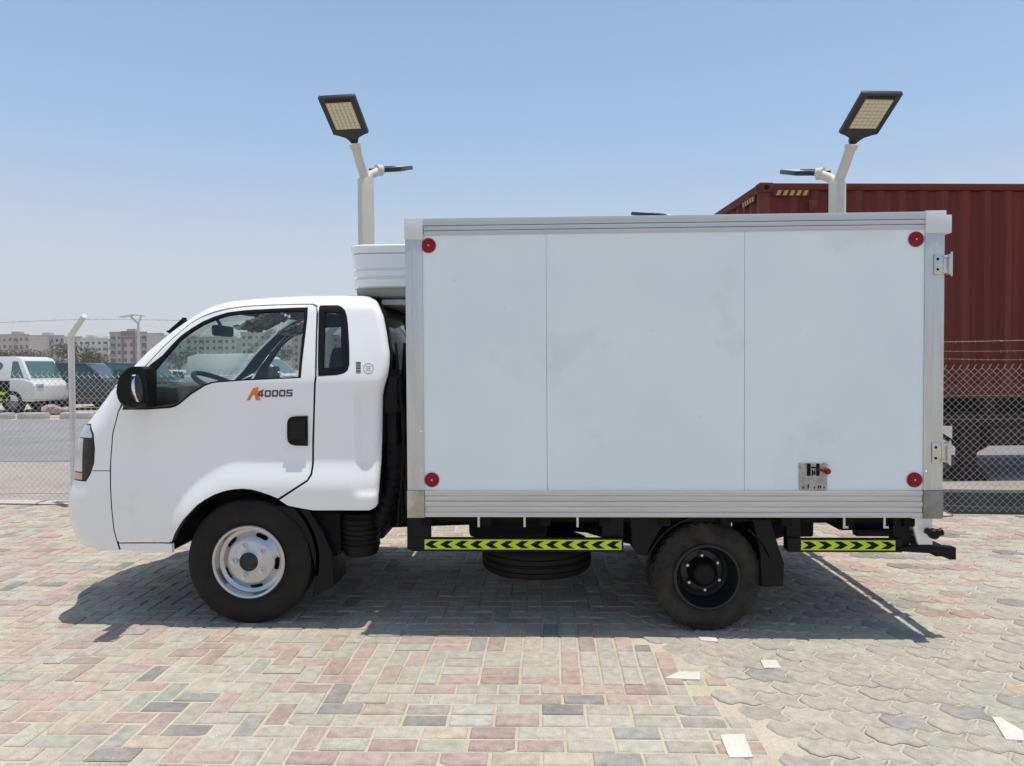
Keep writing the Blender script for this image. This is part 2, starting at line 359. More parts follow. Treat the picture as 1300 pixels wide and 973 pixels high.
for j in range(-70, 90):
    for i in range(-20, 60):
        x = i * UA + (j % 2) * UA / 2; y = j * UB
        cxx, cyy2 = wavy(x + UA / 2, y + UB / 2)
        if not (-6 < cyy2 < 6.65) or cxx > 9 or past_fence(cyy2, cxx): continue
        n1, n2 = 12, 7
        poly = [(x + UA * k / n1, y) for k in range(n1)] + [(x + UA, y + UB * k / n2) for k in range(n2)] + [(x + UA - UA * k / n1, y + UB) for k in range(n1)] + [(x, y + UB - UB * k / n2) for k in range(n2)]
        poly = [wavy(*q) for q in poly]
        if sum(q[0] - xb(q[1]) for q in poly) / len(poly) < 0.06: continue
        uni.append(poly)
blocked = set()
for poly in uni:
    xs_, ys_ = [q[0] for q in poly], [q[1] for q in poly]
    pal = PALR if sum(ys_) / len(ys_) < 0.5 + random.gauss(0, .3) else PALL
    stone(poly, pick(pal), gap=random.uniform(0.0035, 0.0062), rough=0.0006)
    if min(xs_) > xb(ys_[0]) + .6: continue
    i_0, i_1, j_0, j_1 = int((min(xs_) - X0) / A_), int((max(xs_) - X0) / A_), int((min(ys_) - Y0_) / A_), int((max(ys_) - Y0_) / A_)
    for i in range(i_0, i_1 + 1):
        for j in range(j_0, j_1 + 1):
            P_ = [(X0 + (i + a) * A_, Y0_ + (j + b_) * A_) for a in (.12, .37, .63, .88) for b_ in (.12, .37, .63, .88)]
            if inside(P_, poly).any(): blocked.add((i, j))
occ = {}
def left_zone(i, j): return (i, j) not in blocked and not past_fence(Y0_ + (j + .5) * A_, X0 + (i + .5) * A_) and X0 + (i + 0.5) * A_ < xb(Y0_ + (j + 0.5) * A_) + 0.25
def zone(i, j):
    x = X0 + (i + .5) * A_; y = Y0_ + (j + .5) * A_
    if x > -0.75 + 0.5 * (y + 0.9) and y < -0.55: return 'row'
    if -1.0 < x and -0.62 < y < 0.15: return 'mix'
    if y > 1.6 and x > -3.5: return 'row'
    return 'her'
for j in range(NY):
    for i in range(NX):
        if (i, j) in occ or not left_zone(i, j): continue
        zt = zone(i, j)
        if zt == 'her':
            k = (i - j) % 4
            opt = {0: (1, 0), 3: (0, 1)}.get(k)
        elif zt == 'row': opt = (1, 0) if (i + j) % 2 == 0 or (i - 1, j) in occ else None
        else: opt = (0, 1) if ((i // 6 + j // 4) % 3) else (1, 0)
        if opt and ((i + opt[0], j + opt[1]) in occ or not left_zone(i + opt[0], j + opt[1])): opt = None
        if opt is None and zt == 'her' and k in (1, 2): # left for its partner unless that has gone elsewhere
            pi = (i - 1, j) if k == 1 else (i, j - 1)
            if pi in occ and k == 2: opt = (0, 0)
            elif k == 1: opt = (0, 0)
            else: opt = (0, 0)
        if opt is None: opt = (0, 0)
        for q in {(i, j), (i + opt[0], j + opt[1])}: occ[q] = 1
        x, y = X0 + i * A_, Y0_ + j * A_
        w_, h_ = A_ * (1 + opt[0]), A_ * (1 + opt[1])
        wob = lambda a, b: (a + 0.010 * math.sin(b * 1.1 + 0.4) + 0.004 * math.sin(b * 3.1), b + 0.016 * math.sin(a * 0.7 + 1) + 0.005 * math.sin(a * 2.3))
        poly = [wob(x, y), wob(x + w_, y), wob(x + w_, y + h_), wob(x, y + h_)]
        if random.random() < 0.10:  # a chipped corner
            q = random.randrange(4); a = Vector(poly[q - 1]); b_ = Vector(poly[q]); c_ = Vector(poly[(q + 1) % 4]); t = random.uniform(0.10, 0.3)
            poly = poly[:q] + [tuple(b_.lerp(a, t)), tuple(b_.lerp(c_, t))] + poly[q + 1:]
        stone(poly, pick(PALL), gap=random.uniform(0.0042, 0.0072))
# pale blocks and marking fragments seen in the paving
me = bpy.data.meshes.new('pavement'); me.from_pydata(pv, [], pf)
ca = me.color_attributes.new('stone', 'FLOAT_COLOR', 'POINT'); ca.data.foreach_set('color', np.array(pc, dtype=np.float32).ravel())
pm = bpy.data.materials.new('concrete paving blocks'); pm.use_nodes = True; nt = pm.node_tree; b = nt.nodes['Principled BSDF']; b.inputs['Roughness'].default_value = 0.9; b.inputs['Specular IOR Level'].default_value = 0.3
at_ = nt.nodes.new('ShaderNodeAttribute'); at_.attribute_name = 'stone'; tc = nt.nodes.new('ShaderNodeTexCoord')
n1 = nt.nodes.new('ShaderNodeTexNoise'); n1.inputs['Scale'].default_value = 1.6; n1.inputs['Detail'].default_value = 8; n1.inputs['Roughness'].default_value = 0.72
n2 = nt.nodes.new('ShaderNodeTexNoise'); n2.inputs['Scale'].default_value = 190; n2.inputs['Detail'].default_value = 3
n3 = nt.nodes.new('ShaderNodeTexNoise'); n3.inputs['Scale'].default_value = 22; n3.inputs['Detail'].default_value = 6
for q in (n1, n2, n3): nt.links.new(tc.outputs['Object'], q.inputs['Vector'])
mr = nt.nodes.new('ShaderNodeMapRange'); mr.inputs[1].default_value = 0.36; mr.inputs[2].default_value = 0.72; mr.inputs[3].default_value = 0.14; mr.inputs[4].default_value = 0.68
nt.links.new(n1.outputs[0], mr.inputs[0])
mx = nt.nodes.new('ShaderNodeMix'); mx.data_type = 'RGBA'; mx.inputs[7].default_value = (0.52, 0.445, 0.36, 1)
nt.links.new(mr.outputs[0], mx.inputs[0]); nt.links.new(at_.outputs[0], mx.inputs[6])
m3 = nt.nodes.new('ShaderNodeMapRange'); m3.inputs[1].default_value = 0.3; m3.inputs[2].default_value = 0.7; m3.inputs[3].default_value = 0.82; m3.inputs[4].default_value = 1.14
nt.links.new(n3.outputs[0], m3.inputs[0])
m2 = nt.nodes.new('ShaderNodeMapRange'); m2.inputs[1].default_value = 0.3; m2.inputs[2].default_value = 0.7; m2.inputs[3].default_value = 0.80; m2.inputs[4].default_value = 1.12
nt.links.new(n2.outputs[0], m2.inputs[0])
mu = nt.nodes.new('ShaderNodeMath'); mu.operation = 'MULTIPLY'; nt.links.new(m2.outputs[0], mu.inputs[0]); nt.links.new(m3.outputs[0], mu.inputs[1])
mm = nt.nodes.new('ShaderNodeVectorMath'); mm.operation = 'SCALE'; nt.links.new(mx.outputs[2], mm.inputs[0]); nt.links.new(mu.outputs[0], mm.inputs['Scale']); nt.links.new(mm.outputs[0], b.inputs['Base Color'])
bp = nt.nodes.new('ShaderNodeBump'); bp.inputs['Strength'].default_value = 0.35; bp.inputs['Distance'].default_value = 0.004; nt.links.new(n2.outputs[0], bp.inputs['Height']); nt.links.new(bp.outputs[0], b.inputs['Normal'])
tag(link('pavement', me, pm, None, False, None), kind='structure')
def fragment(pts, lab):
    q = MB()
    P_ = []
    for px, py in pts:
        d = FWD + RGT * ((px - PW / 2) / F_PX) - UPV * ((py - PH / 2) / F_PX); t = (0.004 - CAMP.z) / d.z; P_.append(CAMP + d * t)
    q.prism([(p.x, p.y) for p in P_], -0.004, 0.005, 0.0015, f=lambda x, y, z: (x, z, y))
    tag(q.build('stone_chip', M['chip']), lab, 'broken stone', 'pale stone pieces lying on the paving')
M['chip'] = mat('pale stone', (0.66, 0.63, 0.56), 0.9, var=(0.52, 0.48, 0.40), vscale=18, vamt=0.6, bump=0.4, bscale=70)
fragment([(844, 861), (862, 852.5), (888, 853), (889, 863)], 'white wedge shaped stone piece lying on the paving in front of the rear wheel')
fragment([(965, 838), (985, 838), (992, 848), (970, 848)], 'small white stone piece lying on the paving below the side guard with six arrows')
fragment([(1259, 910), (1270, 911), (1299, 928), (1300, 940), (1277, 939)], 'pointed white stone piece lying on the paving at the bottom right corner')
fragment([(886, 808), (910, 810), (911, 815), (890, 813)], 'thin pale stone sliver lying on the paving right beside the rear tyre')
fragment([(914, 933), (945, 932), (956, 961), (926, 962)], 'pale square stone slab lying among the grey wavy blocks near the bottom edge')

# ================================================================== TRUCK
YC = 0.99
truck = thing('box_truck', 'white refrigerated box truck with single cab parked side-on on the block paving', 'truck', (0.2, YC, 0))
def curve(tab, s0, s1, n=600, sm=9):
    tab = sorted(tab); zz = np.linspace(s0, s1, n); v = np.interp(zz, [t[0] for t in tab], [t[1] for t in tab])
    k = np.hanning(2 * sm + 1); k /= k.sum(); vp = np.concatenate([np.full(sm, v[0]) + (v[0] - v[1]) * 0, v, np.full(sm, v[-1])]); v = np.convolve(vp, k, 'valid')
    return lambda z: float(np.interp(z, zz, v))
FT = [(.40, -2.50), (.416, -2.636), (.434, -2.717), (.495, -2.754), (.585, -2.776), (.679, -2.778), (.749, -2.767), (.829, -2.740), (.889, -2.731), (.983, -2.722), (1.062, -2.706), (1.118, -2.683), (1.17, -2.640), (1.23, -2.588), (1.295, -2.532), (1.378, -2.463), (1.475, -2.367), (1.583, -2.272), (1.689, -2.155), (1.769, -2.055), (1.841, -1.946), (1.877, -1.847), (1.894, -1.70), (1.906, -1.45)]
RTab = [(.40, -.915), (.70, -.911), (1.148, -.893), (1.32, -.889), (1.38, -.872), (1.43, -.856), (1.484, -.849), (1.551, -.848), (1.686, -.874), (1.779, -.897), (1.829, -.922), (1.874, -.950), (1.905, -1.02)]
xs_f = curve(FT, .40, 1.906, 600, 8); xr_f = curve(RTab, .40, 1.905, 600, 10)
ZR, RH = 1.800, 0.105
def Zw(w_):
    if w_ > ZR: return ZR + RH * math.sin(min((w_ - ZR) / RH, math.pi / 2))
    if w_ < .5: return .5 - .1 * math.sin(min((.5 - w_) / .1, math.pi / 2))
    return w_
def Wz(z):
    if z > ZR: return ZR + RH * math.asin(min(1, (z - ZR) / RH))
    if z < .5: return .5 - .1 * math.asin(min(1, (.5 - z) / .1))
    return z
def sms(t): t = max(0., min(1., t)); return t * t * (3 - 2 * t)
def rad(z): return .22 - .09 * sms((z - 1.15) / .35)
def yside(u, w_):
    z = Zw(w_); y = .125
    if z > 1.40: y += .10 * ((z - 1.40) / .4) ** 1.25
    if w_ > ZR: y += .11 * (1 - math.cos(min((w_ - ZR) / RH, math.pi / 2)))
    if z < .78: y += .035 * ((.78 - z) / .38) ** 2
    zc = .935 if u > -1.68 else .935 - ((-1.68 - u) / .42) ** 2 * .28
    t_ = max(0., min(1., (zc + .01 - z) / .16)); y -= .036 * (.55 * math.sin(math.pi / 2 * t_) + .45 * sms(t_)) * sms((u + 2.2) / .2)
    # pressed lip along the rear edge, recessed corner panel below the side window
    y += .018 * sms((u + 1.06) / .07) * sms((z - .74) / .05) * (1 - sms((z - 1.30) / .1))
    return y
BUL = .17; RR = .045
def Mp(u, w_, off=0.0):
    z = Zw(w_); r = rad(z); xf = xs_f(z) - .17 * r; xc = xf + r; xr = xr_f(z)
    if u > xr - RR:
        a = u - (xr - RR); y0 = yside(xr - RR, w_); ph = a / RR
        if ph <= math.pi / 2: p = (xr - RR + RR * math.sin(ph), y0 + RR * (1 - math.cos(ph)), z)
        else: p = (xr, y0 + RR + a - RR * math.pi / 2, z)
    elif u >= xc: p = (u, yside(u, w_), z)
    else:
        y0 = yside(xc, w_); a = xc - u; ph = a / r
        if ph <= math.pi / 2: p = (xc - r * math.sin(ph), y0 + r * (1 - math.cos(ph)), z)
        else:
            y = y0 + r + a - r * math.pi / 2; t = (y - y0 - r) / max(.05, YC - y0 - r); p = (xf - BUL * (1 - (1 - min(1, t)) ** 2) * sms(t * 2), y, z)
    return Vector(p)
def Nrm(u, w_):
    e = .006
    n = (Mp(u + e, w_) - Mp(u - e, w_)).cross(Mp(u, w_ + e) - Mp(u, w_ - e))
    return n.normalized() if n.length > 1e-12 else Vector((0, -1, 0))
def uend(w_, front=True):
    z = Zw(w_); r = rad(z)
    if front:
        xc = xs_f(z) - .17 * r + r; y0 = yside(xc, w_); return xc - r * math.pi / 2 - (YC - y0 - r)
    xr = xr_f(z); y0 = yside(xr - RR, w_); return xr - RR + RR * math.pi / 2 + (YC - y0 - RR)
def uphi(w_, deg):
    z = Zw(w_); r = rad(z); xc = xs_f(z) + .83 * r; return xc - r * R_(deg)
def inv(px, py):
    Y = .15
    for _ in range(14):
        x, z = at(px, py, Y); z = max(.4005, min(ZR + RH - 1e-4, z)); w_ = Wz(z); r = rad(z); xc = xs_f(z) + .83 * r
        if x >= xc: u = x; Yn = yside(u, w_)
        else:
            ph = math.asin(min(.94, (xc - x) / r)); u = xc - r * ph; Yn = yside(xc, w_) + r * (1 - math.cos(ph))
        Y = .5 * Y + .5 * Yn
    return (u, w_)
def IV(L): return [inv(*p) for p in L]
def bow(poly, d):
    """subdivide a loop, its long edges swelling outwards by a hair so that no three points are in line"""
    if area(poly) < 0: poly = poly[::-1]
    out = []
    for i, a in enumerate(poly):
        b = poly[(i + 1) % len(poly)]; ex, ey = b[0] - a[0], b[1] - a[1]; L = math.hypot(ex, ey)
        if L < 1e-6: continue
        n = max(1, int(math.ceil(L / d)))
        for k in range(n): t = k / n; o = 4 * t * (1 - t) * min(4e-4, L * 2e-3) / L; out.append((a[0] + ex * t + ey * o, a[1] + ey * t - ex * o))
    return out
def shell(name, outer, holes, m, parent, d=.03, thick=.02, off=0.0, mirror=False, inner=None, both=False, rim=0):
    outer = bow(outer, d * .8); holes = [bow(h, d * .8) for h in holes]
    us = [p[0] for p in outer]; ws = [p[1] for p in outer]
    grid = [(a + (d / 2 if k % 2 else 0), b_) for k, b_ in enumerate(np.arange(min(ws) + d / 2, max(ws), d)) for a in np.arange(min(us) + d / 2, max(us), d)]
    V, T, L = cdt(outer, holes, grid)
    P0 = [Mp(*v) for v in V]; N0 = [Nrm(*v) for v in V]
    verts, faces, mi, nor = [], [], [], []
    sides = (0, 1) if both else ((1,) if mirror else (0,))
    for sd in sides:
        f = (lambda p: Vector((p[0], 2 * YC - p[1], p[2]))) if sd else (lambda p: p)
        g = (lambda q: Vector((q[0], -q[1], q[2]))) if sd else (lambda q: q)
        b0 = len(verts); n = len(V)
        A = [f(p + q * off) for p, q in zip(P0, N0)]; B = [f(p + q * (off - thick)) for p, q in zip(P0, N0)]
        NA = [g(q) for q in N0]
        verts += A + B
        for t in T:
            t1 = t if not sd else t[::-1]
            faces.append([b0 + i for i in t1]); mi.append(0); nor += [NA[i] for i in t1]
            faces.append([b0 + n + i for i in t1[::-1]]); mi.append(1); nor += [-NA[i] for i in t1[::-1]]
        c0 = len(verts)
        for a, b_ in L:
            k = len(verts); verts += [A[a], A[b_], B[b_], B[a]]
            q = [k, k + 3, k + 2, k + 1] if not sd else [k, k + 1, k + 2, k + 3]
            v0 = (verts[q[1]] - verts[q[0]]).cross(verts[q[2]] - verts[q[0]])
            v0 = v0.normalized() if v0.length > 1e-12 else Vector((0, 0, 1))
            faces.append(q); mi.append(rim); nor += [v0] * 4
    me = bpy.data.meshes.new(name); me.from_pydata([tuple(v) for v in verts], [], faces)
    me.polygons.foreach_set('material_index', mi); me.polygons.foreach_set('use_smooth', [True] * len(faces))
    me.normals_split_custom_set([tuple(q) for q in nor])
    return link(name, me, [m, inner or m], parent, True, None)
G = .0022   # half of the panel gap
W_TOP = ZR + RH * R_(82)
seam = [(182, 468), (209.5, 438.7), (225, 425), (242, 411), (256, 403), (272, 397), (290, 392.5), (311, 389.6), (345, 387.8), (380, 386.8), (398, 386.6)]
door_out = [(150.5, 523), (143.5, 550), (140.8, 585), (140.5, 615), (142, 645), (145, 673), (149, 688), (218, 688.5), (219.5, 685), (222, 678), (227, 669), (233, 660), (241, 651.5), (250, 642), (260, 635), (272, 628.5), (285, 624), (297, 621.8), (308, 621), (319, 622), (330, 625), (342, 629), (353, 633.5), (389.5, 610), (394.5, 602), (396.3, 590), (396.8, 560), (399, 487), (400.3, 478), (402.3, 396), (401.2, 389.5), (397, 386.9)]
DOOR = IV(door_out) + IV(seam[::-1][1:])
HOLE = IV([(155, 520.5), (166, 497), (180, 474), (191, 463), (206, 451.5), (218, 438), (230, 426), (243, 417), (257, 408.5), (272, 402), (289, 396.8), (311, 394), (336, 392.6), (380, 390.6), (391.2, 390.4), (390.2, 405), (387, 432), (384, 458), (382, 480.2), (345, 481.8), (311, 483.4), (277, 485.8), (269, 487), (260, 490.3), (242, 501.8), (228, 513.6), (222, 516.8), (216.5, 518.4), (187.6, 520.3)])
DGL = IV([(189, 518.5), (191, 495), (195, 470.5), (206, 457), (229, 430.5), (243, 420), (257, 411.5), (272, 405), (289, 399.5), (311, 397), (336, 395.5), (380, 394), (387.5, 393.8), (386.2, 410), (383.5, 432), (381, 458), (379, 479.2), (345, 480.6), (311, 482.2), (277, 484.5), (268, 485.8), (259.5, 489), (241.5, 500.2), (227.5, 512), (221.5, 515), (216, 516.6)])
QW = IV([(405.2, 389.5), (407, 387.8), (429, 387.6), (434, 389.8), (438, 394), (440.5, 402), (441.8, 412), (443.5, 440), (443.7, 463), (441.5, 470.5), (437, 474.2), (428, 476.5), (403.6, 478.0)])
QG = IV([(413, 396), (432.5, 397), (434, 466), (410.5, 467.5)])
REARP = IV([(397, 648), (365.5, 642), (354.5, 634.6), (391, 611), (396, 603), (398.3, 590), (398.7, 560), (400.8, 487), (402.3, 478), (404, 396), (403, 388.5), (398, 385.6)])
REARP = inset(DOOR, -2 * G)
# ---- cab shell: A-pillar and roof-side band, roof edge, rear corner
def front_edge(w0, w1, deg, n=24): return [(uphi(a, deg), a) for a in np.linspace(w0, w1, n)]
wA = inv(158, 500)[1]
top_f = uphi(W_TOP, 88)
rear_edge = [(xr_f(Zw(a)) - RR + RR * math.pi / 2 * .98, a) for a in np.linspace(W_TOP, inv(469, 640)[1], 40)]
def seam_off(d): return [(u, w_ + d) for u, w_ in IV(seam)]
sm_u = seam_off(.006)
lowpts = IV([(481, 636), (478, 644), (469, 648), (430, 648), (397, 648), (380, 645), (365.5, 642.0), (354.8, 635.2), (391, 611.4), (396.4, 603), (398.4, 590), (398.9, 560), (401, 487), (402.4, 478)])
body = front_edge(wA, W_TOP, 62) + [(a, W_TOP) for a in np.linspace(top_f + .05, xr_f(Zw(W_TOP)) - RR, 40)] + rear_edge[1:] + lowpts[1:] + [inv(404.2, 396), inv(403.2, 388.4)] + sm_u[::-1] + [(inv(176, 474)[0], inv(176, 474)[1] + .004)]
qh = [p for p in inset(QW, -.002)]
# the quarter window sits in a notch beside the door: cut it as a hole with a thin bridge to the door seam
QWh = QW
cabs = [shell('cab_side', body, [QWh], M['paint'], truck, inner=M['interior'], mirror=mr_, d=.02) for mr_ in (0, 1)]
for mr_ in (0, 1):
    qf = shell('quarter_window_frame', inset(QWh, .002), [QG], M['black'], truck, thick=.02, off=.001, mirror=mr_)
    shell('quarter_window', inset(QG, -.004), [], M['dglass'], qf, thick=.004, off=-.006, mirror=mr_, d=.05)
# roof cap between the two roof edges
rb = MB(); sec = []
for t in np.linspace(0, 1, 42):
    u = (top_f + .05) * (1 - t) + (xr_f(Zw(W_TOP)) - RR) * t
    a = Mp(u, W_TOP, 0); row = []
    for q in np.linspace(0, 1, 17):
        y = a.y + (2 * YC - 2 * a.y) * q
        row.append(rb.bm.verts.new((a.x + .0, y, a.z + .045 * (1 - (2 * q - 1) ** 2) * (min(1, t * 5) ** .6) * (1 - max(0, t - .9) * 6) - .0005)))
    sec.append(row)
for A, B in zip(sec, sec[1:]):
    for k in range(16): rb.bm.faces.new((A[k], B[k], B[k + 1], A[k + 1]))
roof = rb.build('roof', M['paint'], truck, sharp=60)
sm_ = roof.modifiers.new('thick', 'SOLIDIFY'); sm_.thickness = .02; sm_.offset = -1; roof.data.materials.append(M['interior']); sm_.material_offset = 1
# ---- windscreen, header, front panel, bumper
wWB = inv(150, 502)[1] - .03; wWT = ZR + RH * R_(38)
ul = lambda a: uend(a, True)
def band(w0, w1, deg, n=20): # half front between two heights, from the corner angle deg to the centre line
    return [(ul(a), a) for a in np.linspace(w0, w1, n)] + [(uphi(a, deg), a) for a in np.linspace(w1, w0, n)]
WSH = [(ul(a), a) for a in np.linspace(wWB, wWT, 20)] + [(uphi(a, 64), a) for a in np.linspace(wWT, wWB, 20)]
shell('windshield', WSH, [], M['wglass'], truck, thick=.005, off=-.004, both=True, d=.05)
shell('roof_header', band(wWT + .002, W_TOP, 62, 12), [], M['paint'], truck, inner=M['interior'], both=True)
wSe = inv(120, 598)[1]
HLp = IV([(115.5, 539), (118.5, 551), (120, 570), (119, 588), (114.5, 602), (109, 611)])
HL = HLp + [(uphi(a, 60) - b_, a) for a, b_ in ((HLp[-1][1] + .004, .03), (HLp[-1][1] + .05, .16), (HLp[-1][1] + .14, .22), (HLp[0][1] - .06, .2), (HLp[0][1] - .005, .04))]
door_lead = [(150.5, 523), (143.5, 550), (140.8, 585), (140.5, 598)]
door_lead2 = [(140.5, 600), (140.5, 615), (142, 645), (145, 673), (149, 688), (152.5, 698.5)]
FP = [(ul(a), a) for a in np.linspace(wSe + G, wWB - .004, 14)] + [(uphi(a, 64), a) for a in np.linspace(wWB - .004, wWB, 3)] + [(uphi(a, 60), a) for a in np.linspace(wWB + .002, wA, 6)] + [(inv(170, 482)[0] - .012, inv(170, 482)[1])] + [(u - 2 * G, w_) for u, w_ in IV(door_lead) if w_ > wSe + G + .004] + [(inv(140.5, 600)[0] - 2 * G, wSe + G)]
HLs = inset(HL, -.003)
BP = [(ul(a), a) for a in np.linspace(.36, wSe - G, 16)] + [(inv(140.5, 600)[0] - 2 * G, wSe - G)] + [(u - 2 * G, w_) for u, w_ in IV(door_lead2) if w_ < wSe - G - .004]
upper = [(u, w_) for u, w_ in HL]
# headlight dips below the seam between the front panel and the bumper: notch both
def clip_low(poly, wv, keep_low):
    out = []
    n = len(poly)
    for i in range(n):
        a, b_ = poly[i], poly[(i + 1) % n]
        ia = (a[1] <= wv) == keep_low; ib = (b_[1] <= wv) == keep_low
        if ia: out.append(a)
        if ia != ib:
            t = (wv - a[1]) / (b_[1] - a[1]); out.append((a[0] + (b_[0] - a[0]) * t, wv))
    return out
shell('front_panel', FP, [clip_low(HLs, wSe + G + .002, False)], M['paint'], truck, inner=M['interior'], both=True, rim=1)
shell('front_bumper', BP, [clip_low(HLs, wSe - G - .002, True)], M['paint'], truck, inner=M['interior'], both=True, rim=1)
for mr_ in (0, 1):
    hl = shell('headlight', HL, [], M['lens'], truck, thick=.03, off=.002, mirror=mr_, d=.02)
    uu = max(p[0] for p in HL) - .085
    sw_ = lambda L_: [(p[1], p[0]) for p in L_]
    front_ = sw_(clip_low(sw_(inset(HL, .006)), uu, True))
    amb = clip_low(front_, HL[5][1] + .045, True)
    shell('lamp_lens', clip_low(clip_low(front_, HL[5][1] + .052, False), HL[0][1] - .082, True), [], M['lensclear'], hl, thick=.004, off=.0045, mirror=mr_, d=.02)
    shell('turn_signal', amb, [], M['amber'], hl, thick=.004, off=.0045, mirror=mr_, d=.02)
    cl = [p for p in clip_low(inset(HL, .008), HL[0][1] - .075, False)]
    shell('lamp_lens', cl, [], M['lensclear'], hl, thick=.004, off=.0045, mirror=mr_, d=.02)
# sill below the door
SILL = IV([(150.5, 690.5), (217.5, 691), (218.5, 702.5), (153.5, 698.8)])
for mr_ in (0, 1): shell('sill', inset(SILL, .001), [], M['paint'], truck, off=-.002, inner=M['interior'], mirror=mr_)
# ---- doors
GLYPH_Y = None
doors = []
for mr_ in (0, 1):
    dr = shell('door', inset(DOOR, G), [HOLE], M['paint'], truck, inner=M['interior'], mirror=mr_, thick=.028, rim=1, d=.017); doors.append(dr)
    shell('window_seal', inset(HOLE, .0015), [inset(DGL, .003)], M['black'], dr, thick=.02, off=-.001, mirror=mr_)
    shell('door_window', inset(DGL, -.002), [], M['glass'], dr, thick=.004, off=-.007, mirror=mr_, d=.05)
    HD = IV([(365, 537), (366.5, 532), (370, 529.3), (376, 528.4), (391, 528), (391.3, 566.3), (376, 566), (370, 564.6), (366.5, 561.5), (365, 556)])
    sh = shell('door_handle', inset(HD, .001), [], M['black'], dr, thick=.02, off=.010, mirror=mr_, d=.02)
    HD2 = IV([(370, 535), (388.5, 533), (388.5, 556), (370, 557)])
    shell('handle_grip', HD2, [], mat('gloss black', (.004, .004, .005), .3, spec=.3), sh, thick=.01, off=.017, mirror=mr_, d=.02) if mr_ == 0 else None
# pressed recess behind the handle
# ---- mirrors on both doors
def mirror_side(dr, sgn):
    f = (lambda x, y, z: (x, y, z)) if sgn > 0 else (lambda x, y, z: (x, 2 * YC - y, z))
    q = MB(); x0, z0 = at(164, 492, -.10)
    pr = [(at(p[0], p[1], -.10)) for p in [(166, 465.5), (162, 467), (156, 473), (151.8, 485), (150, 499), (152.5, 509), (157, 516), (163, 519.5), (169, 518.5), (171.5, 512), (170, 497), (168, 479), (167.5, 469)]]
    A = []
    cxm = sum(p[0] for p in pr) / len(pr); czm = sum(p[1] for p in pr) / len(pr)
    for y, s_ in ((-.135, .80), (-.12, .93), (-.08, 1.0), (.0, 1.0), (.03, .93), (.045, .8)):
        A.append([q.bm.verts.new(f(cxm + (p[0] - cxm) * s_, y, czm + (p[1] - czm) * s_)) for p in pr])
    for a, b_ in zip(A, A[1:]):
        for k in range(len(pr)): q.bm.faces.new((a[k], a[(k + 1) % len(pr)], b_[(k + 1) % len(pr)], b_[k]))
    q.bm.faces.new(A[0]); q.bm.faces.new(A[-1])
    mo = q.build('side_mirror', M['black'], dr, sharp=40)
    g = MB(); gx = at(175, 492, -.06)
    # reflecting face looks backwards: an upright oval slab on the rear side of the housing
    n = 20; ring0 = []; ring1 = []
    for k in range(n):
        a = 2 * math.pi * k / n; yy = -.085 + .036 * math.cos(a); zz = at(174, 493, -.085)[1] + .078 * math.sin(a)
        xx = at(172.0, 493, -.10)[0] + .008 - .10 * (zz - at(174, 493, -.085)[1])
        ring0.append(g.bm.verts.new(f(xx, yy, zz))); ring1.append(g.bm.verts.new(f(xx - .03, yy, zz)))
    g.bm.faces.new(ring0); g.bm.faces.new(ring1)
    for k in range(n): g.bm.faces.new((ring0[k], ring0[(k + 1) % n], ring1[(k + 1) % n], ring1[k]))
    g.build('mirror_glass', M['chrome'], dr, sharp=40)
    a = MB(); s0 = Mp(*inv(186, 505)); s1 = Mp(*inv(188, 478))
    a.prism([at(*p, .10) for p in [(166, 517), (193, 517), (193, 469), (187, 465), (176, 472), (168, 490)]], .02, .155, .008, f=f)
    a.build('mirror_arm', M['black'], dr)
mirror_side(doors[0], 1); mirror_side(doors[1], -1)
# ---- rear wall and its window
wRb = inv(469, 640)[1]
ur = lambda a, k: xr_f(Zw(a)) - RR + RR * math.pi / 2 + k
RW = [(ur(a, -.004), a) for a in np.linspace(wRb, W_TOP, 30)] + [(uend(a, False), a) for a in np.linspace(W_TOP, wRb, 30)]
RWH = [(ur(a, .09), a) for a in np.linspace(1.50, 1.80, 8)] + [(uend(a, False) - .0, a) for a in np.linspace(1.80, 1.50, 8)]
RWH = [(ur(1.45, .05), 1.45), (ur(1.77, .05), 1.77), (ur(1.80, .09), 1.80), (uend(1.80, False) - .03, 1.80), (uend(1.45, False) - .03, 1.45)]
shell('rear_wall', RW, [RWH], M['blackmatt'], truck, inner=M['interior'], both=True, d=.05)
shell('rear_window', inset(RWH, -.008), [], M['dglass'], truck, thick=.004, off=-.004, both=True, d=.06)
fr = inset(RWH, -.018)
shell('rear_window_seal', fr, [inset(RWH, .012)], M['black'], truck, thick=.02, off=.006, both=True, d=.06)
# black pod above the far end of the windscreen's near edge
q = MB(); p0 = Mp(*inv(219, 421)); 
a0 = at(216.5, 423, .42); a1 = at(235.5, 406.5, .42)
q.bar((a0[0], .42, a0[1]), (a1[0], .42, a1[1]), .035, .022, .008); q.build('visor_strip', M['black'], truck)
# ---- lettering on the door (K4000S as on the truck)
def letter(polys, holes, px0, px1, py0, py1, m, name, parent, shear=0.0, lift=.0012):
    q = MB()
    for pl, hl in zip(polys, holes):
        cv = lambda p: inv(px0 + (px1 - px0) * p[0] + shear * (p[1] - .5), py1 + (py0 - py1) * p[1])
        V, T, L = cdt([cv(p) for p in pl], [[cv(p) for p in h] for h in hl], None)
        A = [q.bm.verts.new(Mp(*v) + Nrm(*v) * lift) for v in V]; B = [q.bm.verts.new(Mp(*v) - Nrm(*v) * .001) for v in V]
        for t in T: q.bm.faces.new([A[i] for i in t])
        for a, b_ in L: q.bm.faces.new((A[a], A[b_], B[b_], B[a]))
    return q.build(name, m, parent, sharp=None, recalc=False)
zero = [(.12, 0), (.88, 0), (1, .15), (1, .85), (.88, 1), (.12, 1), (0, .85), (0, .15)]; zh = [(.24, .24), (.76, .24), (.76, .76), (.24, .76)]
